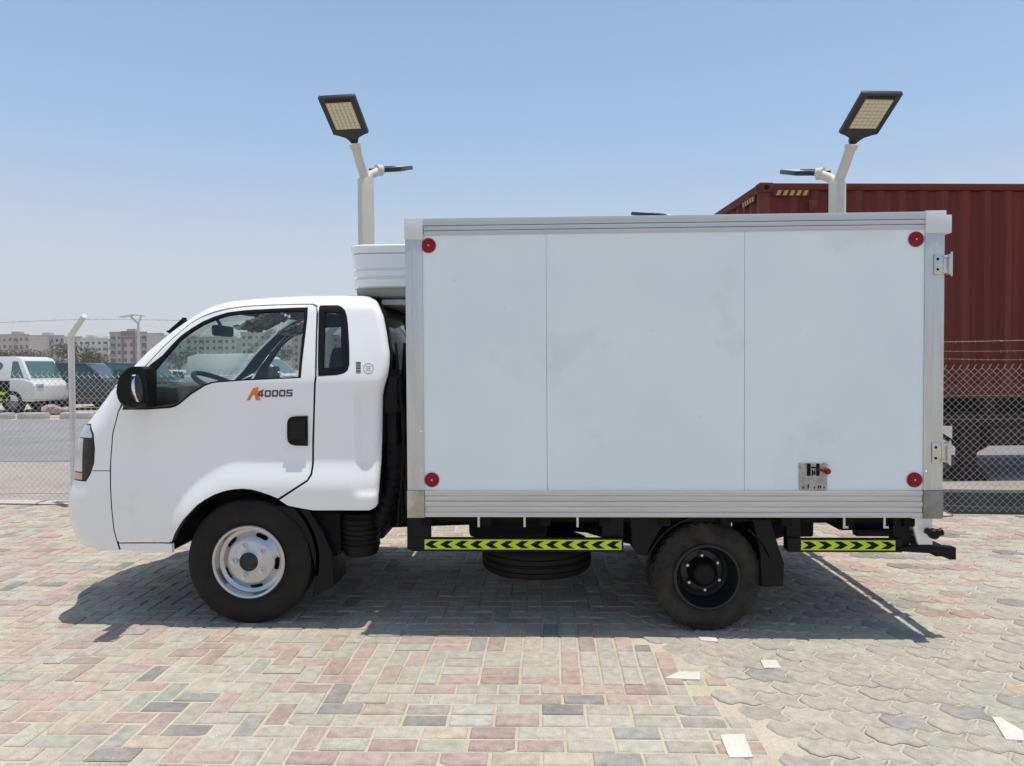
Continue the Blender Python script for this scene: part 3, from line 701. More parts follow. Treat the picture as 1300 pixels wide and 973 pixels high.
four = [(.58, 0), (.82, 0), (.82, .20), (1, .20), (1, .42), (.82, .42), (.82, 1), (.50, 1), (0, .42), (0, .20), (.58, .20)]; fh = [(.30, .42), (.58, .42), (.58, .76)]
ess = [(0, 0), (.9, 0), (1, .12), (1, .50), (.9, .61), (.24, .61), (.24, .79), (1, .79), (1, 1), (.1, 1), (0, .88), (0, .50), (.1, .39), (.76, .39), (.76, .21), (0, .21)]
d0 = doors[0]
kk = [(0, 0), (.22, 0), (.34, .36), (.46, .40), (.62, 0), (.92, 0), (.70, .50), (1.02, .72), (1.0, .86), (.62, .66), (.66, 1.0), (.48, .98), (.44, .60), (.40, .60), (.52, .93), (.30, .93)]
letter([kk], [[]], 314.5, 334, 491.5, 508.5, M['orange'], 'model_letter', d0, shear=3.0)
for i, (g_, h_) in enumerate(((four, [fh]), (zero, [zh]), (zero, [zh]), (zero, [zh]), (ess, []))):
    x0_ = 327.0 + i * 9.15
    letter([g_], [h_], x0_, x0_ + 7.9, 495.8 - i * .25, 504.6 - i * .25, M['decal'], 'model_letter', d0, lift=.0026, shear=.6)
# barcode and round stamp on the rear corner panel
q = []
bars = [[(0, k / 9), (1, k / 9), (1, k / 9 + .06 + .03 * (k % 2)), (0, k / 9 + .06 + .03 * (k % 2))] for k in range(9)]
letter(bars, [[]] * 9, 452, 458, 459, 474, M['decal'], 'barcode_sticker', truck)
rg = [[(.5 + .5 * math.cos(2 * math.pi * k / 16), .5 + .5 * math.sin(2 * math.pi * k / 16)) for k in range(16)]]
rh = [[(.5 + .42 * math.cos(2 * math.pi * k / 16), .5 + .42 * math.sin(2 * math.pi * k / 16)) for k in range(16)]]
lines = [[(.28, y), (.72, y), (.72, y + .07), (.28, y + .07)] for y in (.30, .47, .64)]
letter(rg + lines, [rh, [], [], []], 461, 474.5, 461, 475, M['stampred'], 'inspection_stamp', truck)
# ---- inside the cab
q = MB()
q.box(-2.42, -2.02, .20, 1.78, 1.02, 1.22, .04)
dz_ = at(225, 487, .5)[1]; q.box(at(200, 487, .5)[0], at(243, 487, .5)[0], .30, .80, 1.15, dz_, .07); q.box(at(190, 487, .9)[0] - .1, at(228, 487, .9)[0], .78, 1.74, 1.15, dz_ - .05, .05)
q.box(-2.36, -2.00, .80, 1.72, 1.15, 1.27, .04); q.build('dashboard', M['interior'], truck, sharp=50)
q = MB(); cxs, czs = at(266, 490, .55); ax = Vector((.45, 0, .89)).normalized(); e1 = Vector((0, 1, 0)); e2 = ax.cross(e1); cs = Vector((at(250, 474, .55)[0], .55, at(250, 474, .55)[1])) - e2 * .19
q.tube([cs + (e1 * math.cos(2 * math.pi * k / 40) + e2 * math.sin(2 * math.pi * k / 40)) * .19 for k in range(40)], .016, 10, closed=True)
q.bar(cs - e1 * .18, cs + e1 * .18, .04, .02, .005, up=ax); q.bar(cs, cs - e2 * .175, .04, .02, .005, up=ax); q.cyl(cs, cs - ax * .4, .035, 12)
q.build('steering_wheel', M['black'], truck, sharp=50)
for y0_, y1_ in ((.30, .80), (.84, 1.70)):
    q = MB(); q.box(-1.80, -1.30, y0_, y1_, .95, 1.12, .05)
    mx_ = Matrix.Translation((-1.24, 0, 1.08)) @ Matrix.Rotation(R_(10), 4, 'Y')
    q.box(-.08, .08, y0_, y1_, 0, .52, .05, mx=mx_); q.box(-.02, .08, (y0_ + y1_) / 2 - .13, (y0_ + y1_) / 2 + .13, .54, .68, .035, mx=mx_)
    q.build('seat', M['seat'], truck, sharp=50)
q = MB(); a0 = at(284, 420, .98)
q.box(a0[0] - .03, a0[0] + .02, .85, 1.11, a0[1] - .04, a0[1] + .035, .02); q.cyl((a0[0], .98, a0[1]), (a0[0] - .06, .98, a0[1] + .10), .012, 8)
q.build('rear_view_mirror', M['black'], truck, sharp=50)
for y0_ in (.42, 1.15):
    q = MB(); nx_, ny_ = 14, 18; gr = []
    for i in range(nx_): gr.append([q.bm.verts.new((-1.86 + .24 * i / nx_, y0_ + .42 * k / ny_, 1.83 - .10 * (1 - i / nx_) + random.uniform(-.012, .012))) for k in range(ny_)])
    for i in range(nx_ - 1):
        for k in range(ny_ - 1): q.bm.faces.new((gr[i][k], gr[i + 1][k], gr[i + 1][k + 1], gr[i][k + 1]))
    o = q.build('sun_visor', M['foil'], truck, sharp=None); sd = o.modifiers.new('thick', 'SOLIDIFY'); sd.thickness = .015
q = MB(); q.box(-2.70, -.95, .17, 1.81, .80, .90, .02); q.box(-2.74, -2.30, .24, 1.74, .55, .85, .02); q.box(-1.95, -1.15, .32, 1.66, .58, .85, .03); q.build('cab_floor', M['blackmatt'], truck)
# inner wheel arch liner and front underbody
for y0_ in (.16, 1.36):
    q = MB(); xc_, zc_ = at(308, 712, .15)
    N = 28
    for k in range(N):
        a0_, a1_ = R_(-12 + 185 * k / N), R_(-12 + 185 * (k + 1) / N); r0_ = .425
        q.prism([(xc_ + r0_ * math.cos(a0_), zc_ + r0_ * math.sin(a0_)), (xc_ + r0_ * math.cos(a1_), zc_ + r0_ * math.sin(a1_)), (xc_ + (r0_ + .02) * math.cos(a1_), zc_ + (r0_ + .02) * math.sin(a1_)), (xc_ + (r0_ + .02) * math.cos(a0_), zc_ + (r0_ + .02) * math.sin(a0_))], y0_, y0_ + .46)
    ya = .60 if y0_ < 1 else 1.35; q.box(-2.05, -1.30, ya, ya + .03, .40, .95)
    q.build('wheel_arch_liner', M['blackmatt'], truck)
# ---- wheels
def tyre(c, rO, rI, wd, out, name, m, parent, blocks=0):
    """out = -1 when the outer face looks towards -Y"""
    h = wd / 2; g_ = .009
    prof = [(rI, -h * .78), (rI + .018, -h * .86), (rI + (rO - rI) * .22, -h * .90), (rI + (rO - rI) * .26, -h * .93), (rI + (rO - rI) * .45, -h), (rI + (rO - rI) * .62, -h * .995), (rI + (rO - rI) * .66, -h * .97), (rI + (rO - rI) * .84, -h * .92), (rO - .012, -h * .86), (rO - .002, -h * .78)]
    tr = []
    for a, b_ in ((-.74, -.48), (-.42, -.15), (-.09, .09), (.15, .42), (.48, .74)):
        tr += [(rO - g_, h * a - .001), (rO, h * a + .001), (rO, h * b_ - .001), (rO - g_, h * b_ + .001)]
    prof = prof + tr + [(r, -z) for r, z in prof[::-1]] + [(rI - .004, h * .5), (rI - .004, -h * .5)]
    n = 144 if blocks else 72
    def md(j, k):
        if blocks and 7 <= j <= len(prof) - 10:
            edge = j < 14 or j > len(prof) - 17
            if (k // 2 + (0 if j < len(prof) / 2 else 1)) % 2 == 0 and edge: return -.009
        return 0
    q = MB(); q.lathe(prof, c, 'Y', n, md, closed=True); return q.build(name, m, parent, sharp=30)
def front_wheel(c, out):
    root = MB(); f = out
    RW_ = .206
    # rim barrel with rolled lip
    root.lathe([(RW_ - .004, .075), (RW_ + .004, -.080), (RW_ + .008, -.092), (RW_ + .002, -.098), (RW_ - .010, -.094), (RW_ - .016, -.076), (RW_ - .020, -.050), (RW_ - .040, -.042), (RW_ - .050, -.02), (RW_ - .050, .075)], c, 'Y', 64, flip=-f * 1.0)
    wh = root.build('wheel', M['rim'], truck, sharp=40)
    tyre(c, .360, RW_, .195, out, 'tyre', M['rubber'], wh)
    q = MB(); circ = lambda r, n=48: [(r * math.cos(2 * math.pi * k / n), r * math.sin(2 * math.pi * k / n)) for k in range(n)]
    holes = [circ(.055, 24)]
    for k in range(5):
        a0_ = R_(65 + 72 * k); 
        aa = [a0_ + R_(t) for t in np.linspace(-11, 11, 6)]
        holes.append([(.143 * math.cos(t), .143 * math.sin(t)) for t in aa] + [(.155 * math.cos(aa[-1] + .06), .155 * math.sin(aa[-1] + .06))] + [(.167 * math.cos(t), .167 * math.sin(t)) for t in aa[::-1]] + [(.155 * math.cos(aa[0] - .06), .155 * math.sin(aa[0] - .06))])
    gridp = [(r * math.cos(a), r * math.sin(a)) for r in (.075, .105, .128, .136, .168) for a in np.linspace(0, 2 * math.pi, 40, endpoint=False)]
    V, T, L = cdt(circ(.176), holes, gridp)
    def dish(x, z):
        r = math.hypot(x, z); d = -.072 + .034 * sms((r - .118) / .05) + (-.012) * sms((.075 - r) / .02)
        return (c[0] + x, c[1] - f * d * -1 * -1 if False else c[1] + (-f) * d, c[2] + z)
    A = [q.bm.verts.new(dish(*v)) for v in V]
    B = [q.bm.verts.new(Vector(dish(*v)) + Vector((0, -f * .008, 0))) for v in V]
    for t in T: q.bm.faces.new([A[i] for i in t]); q.bm.faces.new([B[i] for i in t[::-1]])
    for a, b_ in L: q.bm.faces.new((A[a], A[b_], B[b_], B[a]))
    q.build('wheel_disc', M['rim'], wh, sharp=40)
    for k in range(5):
        a = R_(36 + 72 * k); p = Vector((c[0] + .0925 * math.cos(a), c[1] + f * .072, c[2] + .0925 * math.sin(a)))
        b_ = MB(); b_.tube([p, p + Vector((0, f * .006, 0)), p + Vector((0, f * .008, 0)), p + Vector((0, f * .024, 0))], [.021, .020, .0145, .0135], 6); b_.cyl(p + Vector((0, f * .02, 0)), p + Vector((0, f * .03, 0)), .008, 10); b_.build('wheel_nut', M['bolt'], wh, sharp=30)
    q = MB(); q.lathe([(.0005, -.086), (.030, -.086), (.040, -.080), (.054, -.078), (.056, -.03)], c, 'Y', 30, flip=-f); q.build('hub', M['hub'], wh, sharp=30)
    q = MB(); q.lathe([(.0005, .02), (.15, .02), (.15, .05)], c, 'Y', 30, flip=-f); q.build('brake_drum', M['blackmatt'], wh)
xF, zF = at(313, 715, .13)
FWc = (xF, .245, .359); front_wheel(FWc, -1); front_wheel((xF, 2 * YC - .245, .359), 1)
def rear_wheel(x, yo, out):
    f = out; rO = .304; rI = .178; wd = .165
    c = (x, yo - f * wd / 2, rO)
    q = MB()
    q.lathe([(rI - .006, .08), (rI + .002, -.066), (rI + .006, -.078), (rI, -.082), (rI - .009, -.078), (rI - .013, -.05), (rI - .024, .0), (rI - .034, .055), (.125, .068), (.118, .060), (.105, .058), (.0005, .058)], c, 'Y', 56, flip=-f)
    wh = q.build('rear_wheel', M['rimdark'], truck, sharp=35)
    tyre(c, rO, rI, wd, out, 'tyre', M['rubber2'], wh, 1)
    tyre((x, c[1] - f * (wd + .045), rO), rO, rI, wd, out, 'tyre', M['rubber2'], wh, 1)
    q = MB(); q.lathe([(.0005, -.028), (.050, -.028), (.062, -.018), (.066, .0), (.080, .02), (.085, .058)], c, 'Y', 30, flip=-f); q.build('hub', M['black'], wh, sharp=30)
    for k in range(6):
        a = R_(95 + 60 * k); p = Vector((c[0] + .098 * math.cos(a), c[1] - f * .054, c[2] + .098 * math.sin(a)))
        b_ = MB(); b_.tube([p, p + Vector((0, f * .028, 0)), p + Vector((0, f * .040, 0))], [.014, .013, .008], 6); b_.build('wheel_nut', M['bolt'], wh, sharp=30)
xR, zR_ = at(898, 733, .08)
rear_wheel(xR, .075, -1); rear_wheel(xR, 2 * YC - .075, 1)
# ---- chassis
q = MB()
for y in (.60, 1.38): q.box(-2.35, 2.10, y - .03, y + .03, .50, .63, .004)
for x in (-2.1, -.6, .1, .62, 1.35, 2.02): q.box(x - .04, x + .04, .63, 1.35, .52, .61, .004)
for y in (.09, 1.78):
    q.box(-.70, 2.12, y, y + .11, .612, .652, .003)
for k, x in enumerate(np.linspace(-.62, 2.0, 9)): q.box(x - .03, x + .03, .03, 1.95, .60, .648, .003)
q.cyl((xR, .2, .304), (xR, 1.78, .304), .055, 16); q.cyl((xF, .3, .33), (xF, 1.7, .33), .045, 16)
q.lathe([(.0005, -.14), (.10, -.12), (.15, 0), (.10, .12), (.0005, .14)], (xR, YC, .304), 'Y', 20)
q.cyl((xR, YC, .32), (-1.0, YC, .50), .04, 12)
for y in (.52, 1.46):   # leaf springs
    for k in range(5):
        L_ = .62 - k * .1
        q.tube([(xR + L_ * t, y, .36 + k * .016 + .10 * t * t * 1.0) for t in np.linspace(-1, 1, 9)], .018, 6)
q.build('chassis_frame', M['blackmatt'], truck)
q = MB(); q.box(-2.0, -1.0, .66, 1.30, .34, .72, .08); q.cyl((-1.0, .95, .50), (-.45, .95, .52), .12, 16); q.build('engine_block', M['blackmatt'], truck, sharp=50)
q = MB(); q.box(-.40, .05, .16, .42, .50, .61, .03); q.build('battery_box', M['blackmatt'], truck, sharp=50); q = MB(); q.cyl((1.00, 1.2, .52), (1.62, 1.2, .50), .085, 16); q.build('muffler', M['blackmatt'], truck, sharp=50); q = MB(); q.box(.05, .55, 1.42, 1.86, .34, .60, .04); q.build('fuel_tank', M['blackmatt'], truck, sharp=50)
q = MB(); a0 = at(1035, 640, .45); q.box(1.20, 1.62, .36, .60, .46, .625, .02); q.build('tool_box', M['blackmatt'], truck, sharp=50); q = MB(); q.box(1.78, 2.08, .40, 1.5, .49, .62, .02); q.build('rear_carrier', M['blackmatt'], truck, sharp=50)
# ribbed canister and snorkel between cab and box
q = MB(); cx0, cz0 = at(458, 680, .30)
prof = [(.0005, -.125), (.095, -.125), (.108, -.10)]
for k in range(6): prof += [(.108, -.08 + k * .03), (.115, -.075 + k * .03), (.115, -.062 + k * .03), (.108, -.057 + k * .03)]
prof += [(.10, .12), (.0005, .13)]
q.lathe(prof, (cx0, .30, cz0 + .02), 'Z', 28); q.build('air_filter', M['black'], truck, sharp=40)
q = MB(); sx, sz = at(499, 500, .28)
x1_ = sx - .005
q.box(x1_ - .05, x1_ + .05, .20, .36, at(0, 527, .28)[1], at(0, 480, .28)[1], .03)
q.box(x1_ - .03, x1_ + .03, .24, .34, at(0, 600, .28)[1], at(0, 520, .28)[1], .01)
zz0, zz1 = at(0, 640, .28)[1], at(0, 565, .28)[1]
pts = []; rs_ = []
for k in range(22):
    t = k / 21; pts.append((x1_ + .01 - .10 * t * t, .29, zz1 + (zz0 - .12 - zz1) * t)); rs_.append(.050 if k % 2 else .060)
q.tube(pts, rs_, 16); q.build('air_intake', M['black'], truck, sharp=30)
for y, r_ in ((.22, .008), (.33, .012), (.42, .008), (.60, .02)):
    q = MB(); q.tube([(x1_ + .055 + .02 * math.sin(y * 40 + z * 5), y, z) for z in np.linspace(.55, 1.62, 12)], r_, 8); q.build('hose', M['black'], truck)
q = MB()
q.box(-.80, -.76, .30, 1.7, .66, 1.0, .01)
q.build('bulkhead_bar', M['black'], truck)
q = MB(); q.box(x1_ + .0, x1_ + .09, .40, .55, 1.0, 1.35, .01); q.build('reservoir', M['black'], truck)
q = MB()   # mud flap behind the front wheel
pr = [at(*p, .20) for p in [(352, 640), (395, 644), (397, 652), (412, 672), (424, 700), (426, 742), (400, 756), (404, 720), (396, 690), (384, 664)]]
q.prism(pr, .16, .44, .004); q.build('mud_flap', M['black'], truck)
q = MB(); pr = [at(*p, .20) for p in [(395, 650), (430, 652), (432, 704), (426, 708), (420, 690)]]; q.prism(pr, .22, .42, .006); q.build('step_box', M['blackmatt'], truck)
# rear mudguards: arch segment ahead and flap behind
for yy in (.05, 1.57):
    N = 16
    for (s0, s1) in ((R_(100), R_(172)), (R_(20), R_(52))):
        q = MB(); r0_, r1_ = .345, .352
        ang = [s0 + (s1 - s0) * k / N for k in range(N + 1)]
        q.prism([(xR + r0_ * math.cos(a), .304 + r0_ * math.sin(a)) for a in ang] + [(xR + r1_ * math.cos(a), .304 + r1_ * math.sin(a)) for a in ang[::-1]], yy, yy + .36)
        q.build('rear_mudguard', M['black'], truck, sharp=40)
q = MB(); q.prism([at(*p, .06) for p in [(800, 655), (852, 655), (838, 672), (826, 690), (820, 706), (808, 704), (803, 690)]], .06, .085, .004); q.build('mudguard_panel', M['black'], truck)
q = MB(); q.prism([at(*p, .10) for p in [(951, 658), (975, 658), (984, 690), (992, 712), (991, 742), (962, 742), (964, 700)]], .05, .40, .008); q.build('mud_flap', M['black'], truck)
# ---- side guards with chevron tape
def guard(p0, p1, t0, t1, n, left, legs):
    q = MB(); (x0, z1), (x1, z0) = at(*p0, .035), at(*p1, .035)
    q.box(x0, x1, .03, .055, z0, z1, .004)
    for l0, l1 in legs: xa = at(l0, 680, .04)[0]; xb_ = at(l1, 680, .04)[0]; q.box(xa, xb_, .057, .11, z0 + .002, .648, .003)
    g = q.build('side_guard', M['black'], truck)
    (u0, v1), (u1, v0) = at(*t0, .03), at(*t1, .03)
    tp = MB().box(u0, u1, .0285, .0297, v0, v1).build('reflective_tape', M['yellow'], g)
    tp = MB(); s = (u1 - u0) / n; h = v1 - v0
    for k in range(n):
        xm = u0 + s * (k + .5); d = -1 if left else 1; zm = (v0 + v1) / 2
        P_ = [(xm + d * .48 * s, zm), (xm + d * .05 * s, zm + h * .37), (xm - d * .42 * s, zm + h * .37), (xm - d * .02 * s, zm), (xm - d * .42 * s, zm - h * .37), (xm + d * .05 * s, zm - h * .37)]
        tp.plate(P_, [], .0270, .0283)
    tp.build('chevron_marks', M['tapeblack'], g)
guard((522, 682.5), (791, 701), (539, 685), (789, 698.3), 13, True, ((516, 541), (765, 792)))
guard((1000, 683.5), (1145, 701.5), (1017, 686), (1136.5, 699), 6, False, ((1000, 1018), (1136, 1157)))
q = MB()
for l0, l1 in ((2, -2),):
    pass
q.box(at(516, 0, .03)[0], at(541, 0, .03)[0], .0335, .054, at(520, 700, .03)[1], .648, .003); q.build('guard_bracket', M['black'], truck)
for px in (608, 666, 733, 1070, 1121):
    q = MB(); x, z = at(px, 657, .03); q.box(x - .006, x + .006, .012, .016, z - .05, z + .01); 
    if px > 1000: q.box(x - .006, x + .022, .0125, .0165, z - .056, z - .045)
    q.build('tie_hook', M['bolt'], truck)
# far side guard
q = MB(); q.box(-.70, .50, 1.925, 1.95, .46, .55, .004); q.box(-.69, -.6, 1.87, 1.93, .47, .648); q.box(.4, .48, 1.87, 1.93, .47, .648); q.build('side_guard', M['black'], truck)
q = MB(); q.box(1.45, 2.0, 1.925, 1.95, .46, .55, .004); q.box(1.9, 1.98, 1.87, 1.93, .47, .648); q.build('side_guard', M['black'], truck)
# spare wheel under the frame
sxp, _ = at(681, 700, .55); sw = MB()
prof = [(.20, -.09), (.235, -.10), (.29, -.092), (.325, -.082), (.34, -.066), (.343, -.045), (.334, -.042), (.334, -.036), (.344, -.033), (.344, -.012), (.336, -.009), (.336, -.003), (.344, 0)]
prof = prof + [(r, -h) for r, h in prof[::-1][1:]]
zsp = .30
sw.lathe(prof, (sxp, .62, zsp), 'Z', 64, closed=True); sp = sw.build('spare_wheel', M['rubber'], truck, sharp=35)
q = MB(); q.lathe([(.205, -.085), (.19, -.06), (.18, .0), (.06, .01), (.0005, .01)], (sxp, .62, zsp), 'Z', 40); q.cyl((sxp, .62, zsp), (sxp, .62, .60), .02, 10); q.build('spare_rim', M['rim'], sp)
# rear bumper bar, light bracket, tow knob
q = MB()
xa, za = at(1141, 696, .02); xb_, zb_ = at(1214, 711, .02)
for y in (.35, 1.62): q.box(1.86, 2.24, y, y + .06, .47, .51, .004)
pr = [at(*p, .02) for p in [(1141, 696), (1176, 693), (1214, 695.5), (1214, 711), (1206, 711), (1187, 702.5), (1141, 700.5)]]
q.prism(pr, .02, .07, .003); q.prism(pr, 1.91, 1.96, .003)
xq = at(1187, 700, .02)[0]; q.box(at(1201, 0, .02)[0], at(1213.5, 0, .02)[0], .071, 1.909, za - .06, za - .002, .004)
q.build('rear_bumper_bar', M['black'], truck)
q = MB(); q.prism([at(*p, .03) for p in [(1157, 657.5), (1184, 657.5), (1184, 692), (1166, 692)]], .03, .05, .003); q.box(at(1182, 0, .03)[0], at(1184.5, 0, .03)[0], .053, 1.93, at(0, 690, .03)[1] + .06, .648, .003); q.build('tail_light_bracket', M['paint'], truck)
q = MB(); x, z = at(1181, 676, .0); q.lathe([(.0005, -.055), (.020, -.055), (.028, -.045), (.028, -.02), (.018, -.012), (.018, .03)], (x, .0, z), 'Y', 20); q.cyl((x, -.03, z), (x + .045, -.03, z + .01), .020, 14); q.build('marker_lamp', M['black'], truck, sharp=35)

# ================================================================== CARGO BOX
bx0, bz1 = at(514, 279, 0); bx1, bz0 = at(1196, 657, 0); bz1 = 2.283; bz0 = .655
BY1 = 2 * YC
f0 = at(537, 400, 0)[0]; f1 = at(1173.5, 400, 0)[0]; zt = at(800, 295, 0)[1]; zb = at(800, 622.5, 0)[1]
tl_z = .5 * (at(537, 299, 0)[1] + at(1173, 292, 0)[1])
q = MB(); q.box(bx0 + .01, bx1 - .02, .012, BY1 - .012, bz0 + .01, bz1 - .004, .004)
box = q.build('cargo_box', M['panel'], truck)
j1, j2 = at(694, 450, 0)[0], at(945.5, 450, 0)[0]
for fy in (0, 1):
    f = (lambda x, y, z: (x, y, z)) if fy == 0 else (lambda x, y, z: (x, BY1 - y, z))
    for a, b_ in ((f0 - .01, j1 - .0012), (j1 + .0012, j2 - .0012), (j2 + .0012, f1 + .01)):
        q = MB(); P_ = [(a, zb - .01), (b_, zb - .01), (b_, tl_z + .01), (a, tl_z + .01)]; q.prism(P_, .004, .0125, .0012, f=f, seg=1); q.build('side_panel', M['panel'], box)
    q = MB(); q.prism([(bx0, zb + .0), (f0, zb), (f0, tl_z - .02), (bx0, tl_z - .02)], -.004, .03, .003, f=f)
    q.prism([(bx0 + .035, zb + .003), (bx0 + .04, zb + .003), (bx0 + .04, tl_z - .023), (bx0 + .035, tl_z - .023)], -.006, .0, f=f)
    q.build('corner_post', M['aluv'], box)
    q = MB(); q.prism([(f1, zb), (bx1, zb), (bx1, tl_z - .02), (f1, tl_z - .02)], -.004, .03, .003, f=f); q.build('corner_post', M['aluv'], box)
    # bottom rail: ribbed extrusion
    q = MB(); n = 5
    zr = np.linspace(bz0, zb, 6)
    for k in range(5): q.prism([(f0 + .002, zr[k] + .0018), (f1 - .004, zr[k] + .0018), (f1 - .004, zr[k + 1] - .0018), (f0 + .002, zr[k + 1] - .0018)], -.008 + (.003 if k % 2 else 0), .02, .003, f=f)
    q.prism([(f0 + .002, bz0 + .001), (f1 - .004, bz0 + .001), (f1 - .004, zb - .001), (f0 + .002, zb - .001)], -.001, .019, f=f); q.build('bottom_rail', M['alu'], box)
    q = MB(); zk = [tl_z, tl_z + .026, tl_z + .052, bz1]
    for k in range(3): q.prism([(f0 + .008, zk[k] + .001), (f1 + .0, zk[k] + .001), (f1, zk[k + 1] - .001), (f0 + .008, zk[k + 1] - .001)], (-.006, -.009, -.012)[k], .03, .003, f=f)
    tr_ = q.build('top_rail', M['railw'] if 'railw' in M else M.setdefault('railw', mat('matt anodised rail', (.56, .58, .59), .45, .35, var=(.48, .50, .51), vscale=4, vamt=.6, stretch=(.5, 4, 10))), box)
    q = MB()
    for x in np.arange(f0 + .1, f1, .19): q.lathe([(.0005, -.0085), (.0035, -.0082), (.005, -.006)], (x, .0 if fy == 0 else BY1, tl_z + .012), 'Y', 10, flip=1 if fy == 0 else -1)
    for z in np.arange(zb + .1, tl_z - .1, .22):
        for x in (f0 - .014, f1 + .014): q.lathe([(.0005, -.0065), (.003, -.006), (.0045, -.004)], (x, 0 if fy == 0 else BY1, z), 'Y', 10, flip=1 if fy == 0 else -1)
    q.build('rivets', M['bolt'], box)
    for (a, b_) in ((bx0 - .003, f0 + .004), (f1 - .002, bx1 + .003)):
        q = MB(); q.prism([(a, tl_z - .022), (b_, tl_z - .022), (b_, bz1 + .004), (a, bz1 + .004)], -.014, .03, .005, f=f); q.build('corner_cap', M['capwhite'], box)
    for (a, b_) in ((bx0 - .002, f0 + .001), (f1 - .003, bx1 + .002)):
        q = MB(); q.prism([(a, bz0 - .003), (b_, bz0 - .003), (b_, zb), (a, zb)], -.010, .03, .004, f=f); q.build('corner_bracket', M['steelcap'] if a < 0 else M['darkreflcap'], box)
    for px, py in ((544, 312), (1163, 304), (548.3, 609.5), (1161, 609.5)):
        x, z = at(px, py, 0); q = MB(); s = 1 if fy == 0 else -1; c = (x, 0 if fy == 0 else BY1, z)
        q.lathe([(.0005, -.006), (.018, -.007), (.0365, -.004), (.038, .004)], c, 'Y', 32, flip=s); ml = q.build('marker_light', M['red'], box, sharp=30)
        q = MB(); q.lathe([(.0385, .004), (.0385, -.0025), (.0405, -.0025), (.041, .004)], c, 'Y', 32, flip=s); q.build('reflector_rim', M['redlight'], ml, sharp=30)
        q = MB(); q.lathe([(.0005, -.011), (.004, -.010), (.006, -.006)], c, 'Y', 12, flip=s); q.build('screw', M['bolt'], ml, sharp=30)
# roof skin rails across and rear end frame
q = MB(); q.box(bx0 + .03, bx1 - .03, .03, BY1 - .03, bz1 - .004, bz1 + .004, .002); q.build('box_roof', M['capwhite'], box)
q = MB(); q.box(bx1 - .018, bx1 + .004, .03, BY1 - .03, bz1 - .09, bz1 - .006, .004); q.box(bx1 - .018, bx1 + .004, .03, BY1 - .03, bz0 + .005, bz0 + .10, .004); q.build('rear_frame', M['alu'], box)
for y0_, y1_ in ((.035, .986), (.994, 1.945)):
    q = MB(); q.box(bx1 - .018, bx1 + .016, y0_, y1_, bz0 + .105, bz1 - .095, .006); q.build('rear_door', M['panel'], box)
q = MB(); x0_, z1_ = at(1198, 273, .0); x1_2, z0_ = at(1208, 296, .0); q.box(x0_ + .004, x1_2, -.004, .10, z0_, z1_, .004); q.box(x0_ + .004, x1_2, .104, 1.88, z0_ + .02, z1_, .004); q.build('rain_gutter', M['capwhite'], box)
M['steel'] = mat('stainless steel', (.62, .62, .60), .28, .9, var=(.42, .41, .38), vscale=25, vamt=.6)
for (h0, h1) in (((1186, 322), (1208, 349.5)), ((1183.5, 561), (1206, 589))):
    (a, z1_), (b_, z0_) = at(*h0, -.01), at(*h1, -.01); mid = a + (b_ - a) * .50
    q = MB(); q.prism([(a, z0_ + .004), (mid, z0_ + .004), (mid, z1_ - .004), (a, z1_ - .004)], -.012, -.0055, .002)
    q.box(mid + .002, b_ - .012, -.010, .004, z0_ + .02, z1_ - .02, .002)
    q.box(b_ - .020, b_, -.022, .012, z0_ + .004, z1_ - .004, .004); q.cyl((b_ - .006, -.02, z0_ - .006), (b_ - .006, -.02, z1_ + .006), .006, 10)
    q.box(mid - .002, b_ - .01, -.017, .0, z1_ - .022, z1_ - .010); q.box(mid - .002, b_ - .01, -.017, .0, z0_ + .010, z0_ + .022)
    hg = q.build('hinge', M['steel'], box)
    q = MB()
    for z in (z0_ + .03, z1_ - .03): q.lathe([(.0005, -.0175), (.006, -.0165), (.008, -.011)], (a + .018, 0, z), 'Y', 10)
    q.build('bolt', M['blackmatt'], hg)
# latch plate near the rear bottom, with a red handle
(a, z1_), (b_, z0_) = at(1014.5, 588, 0), at(1050, 622, 0)
q = MB(); q.prism([(a, z0_), (b_, z0_), (b_, z1_), (a, z1_)], -.003, .008, .0015, seg=1)
lp = q.build('latch_plate', mat('worn metal plate', (.50, .50, .47), .4, .5, var=(.16, .16, .14), vscale=30, vamt=.8), box)
q = MB(); pw, ph_ = b_ - a, z1_ - z0_
def pl(u0, u1, v0, v1, y0_=-.0050, y1_=-.0028): q.box(a + u0 * pw, a + u1 * pw, y0_, y1_, z0_ + v0 * ph_, z0_ + v1 * ph_)
pl(.27, .40, .52, .98); pl(.60, .72, .52, .98); pl(.42, .58, .80, .86); pl(.44, .49, .52, .74); pl(.51, .57, .56, .70)
for u in (.12, .3, .52, .66, .74, .86): pl(u, u + .04, .05, random.uniform(.10, .22))
q.build('plate_marks', M['tapeblack'], lp)
q = MB(); x, z = at(1049, 598, 0); q.bar((x - .05, -.012, z + .008), (x, -.016, z), .012, .016, .003, up=(0, 1, 0)); q.lathe([(.0005, -.03), (.014, -.028), (.018, -.018), (.014, -.006)], (x, 0, z), 'Y', 16); q.build('latch_handle', M['red'], lp, sharp=35)
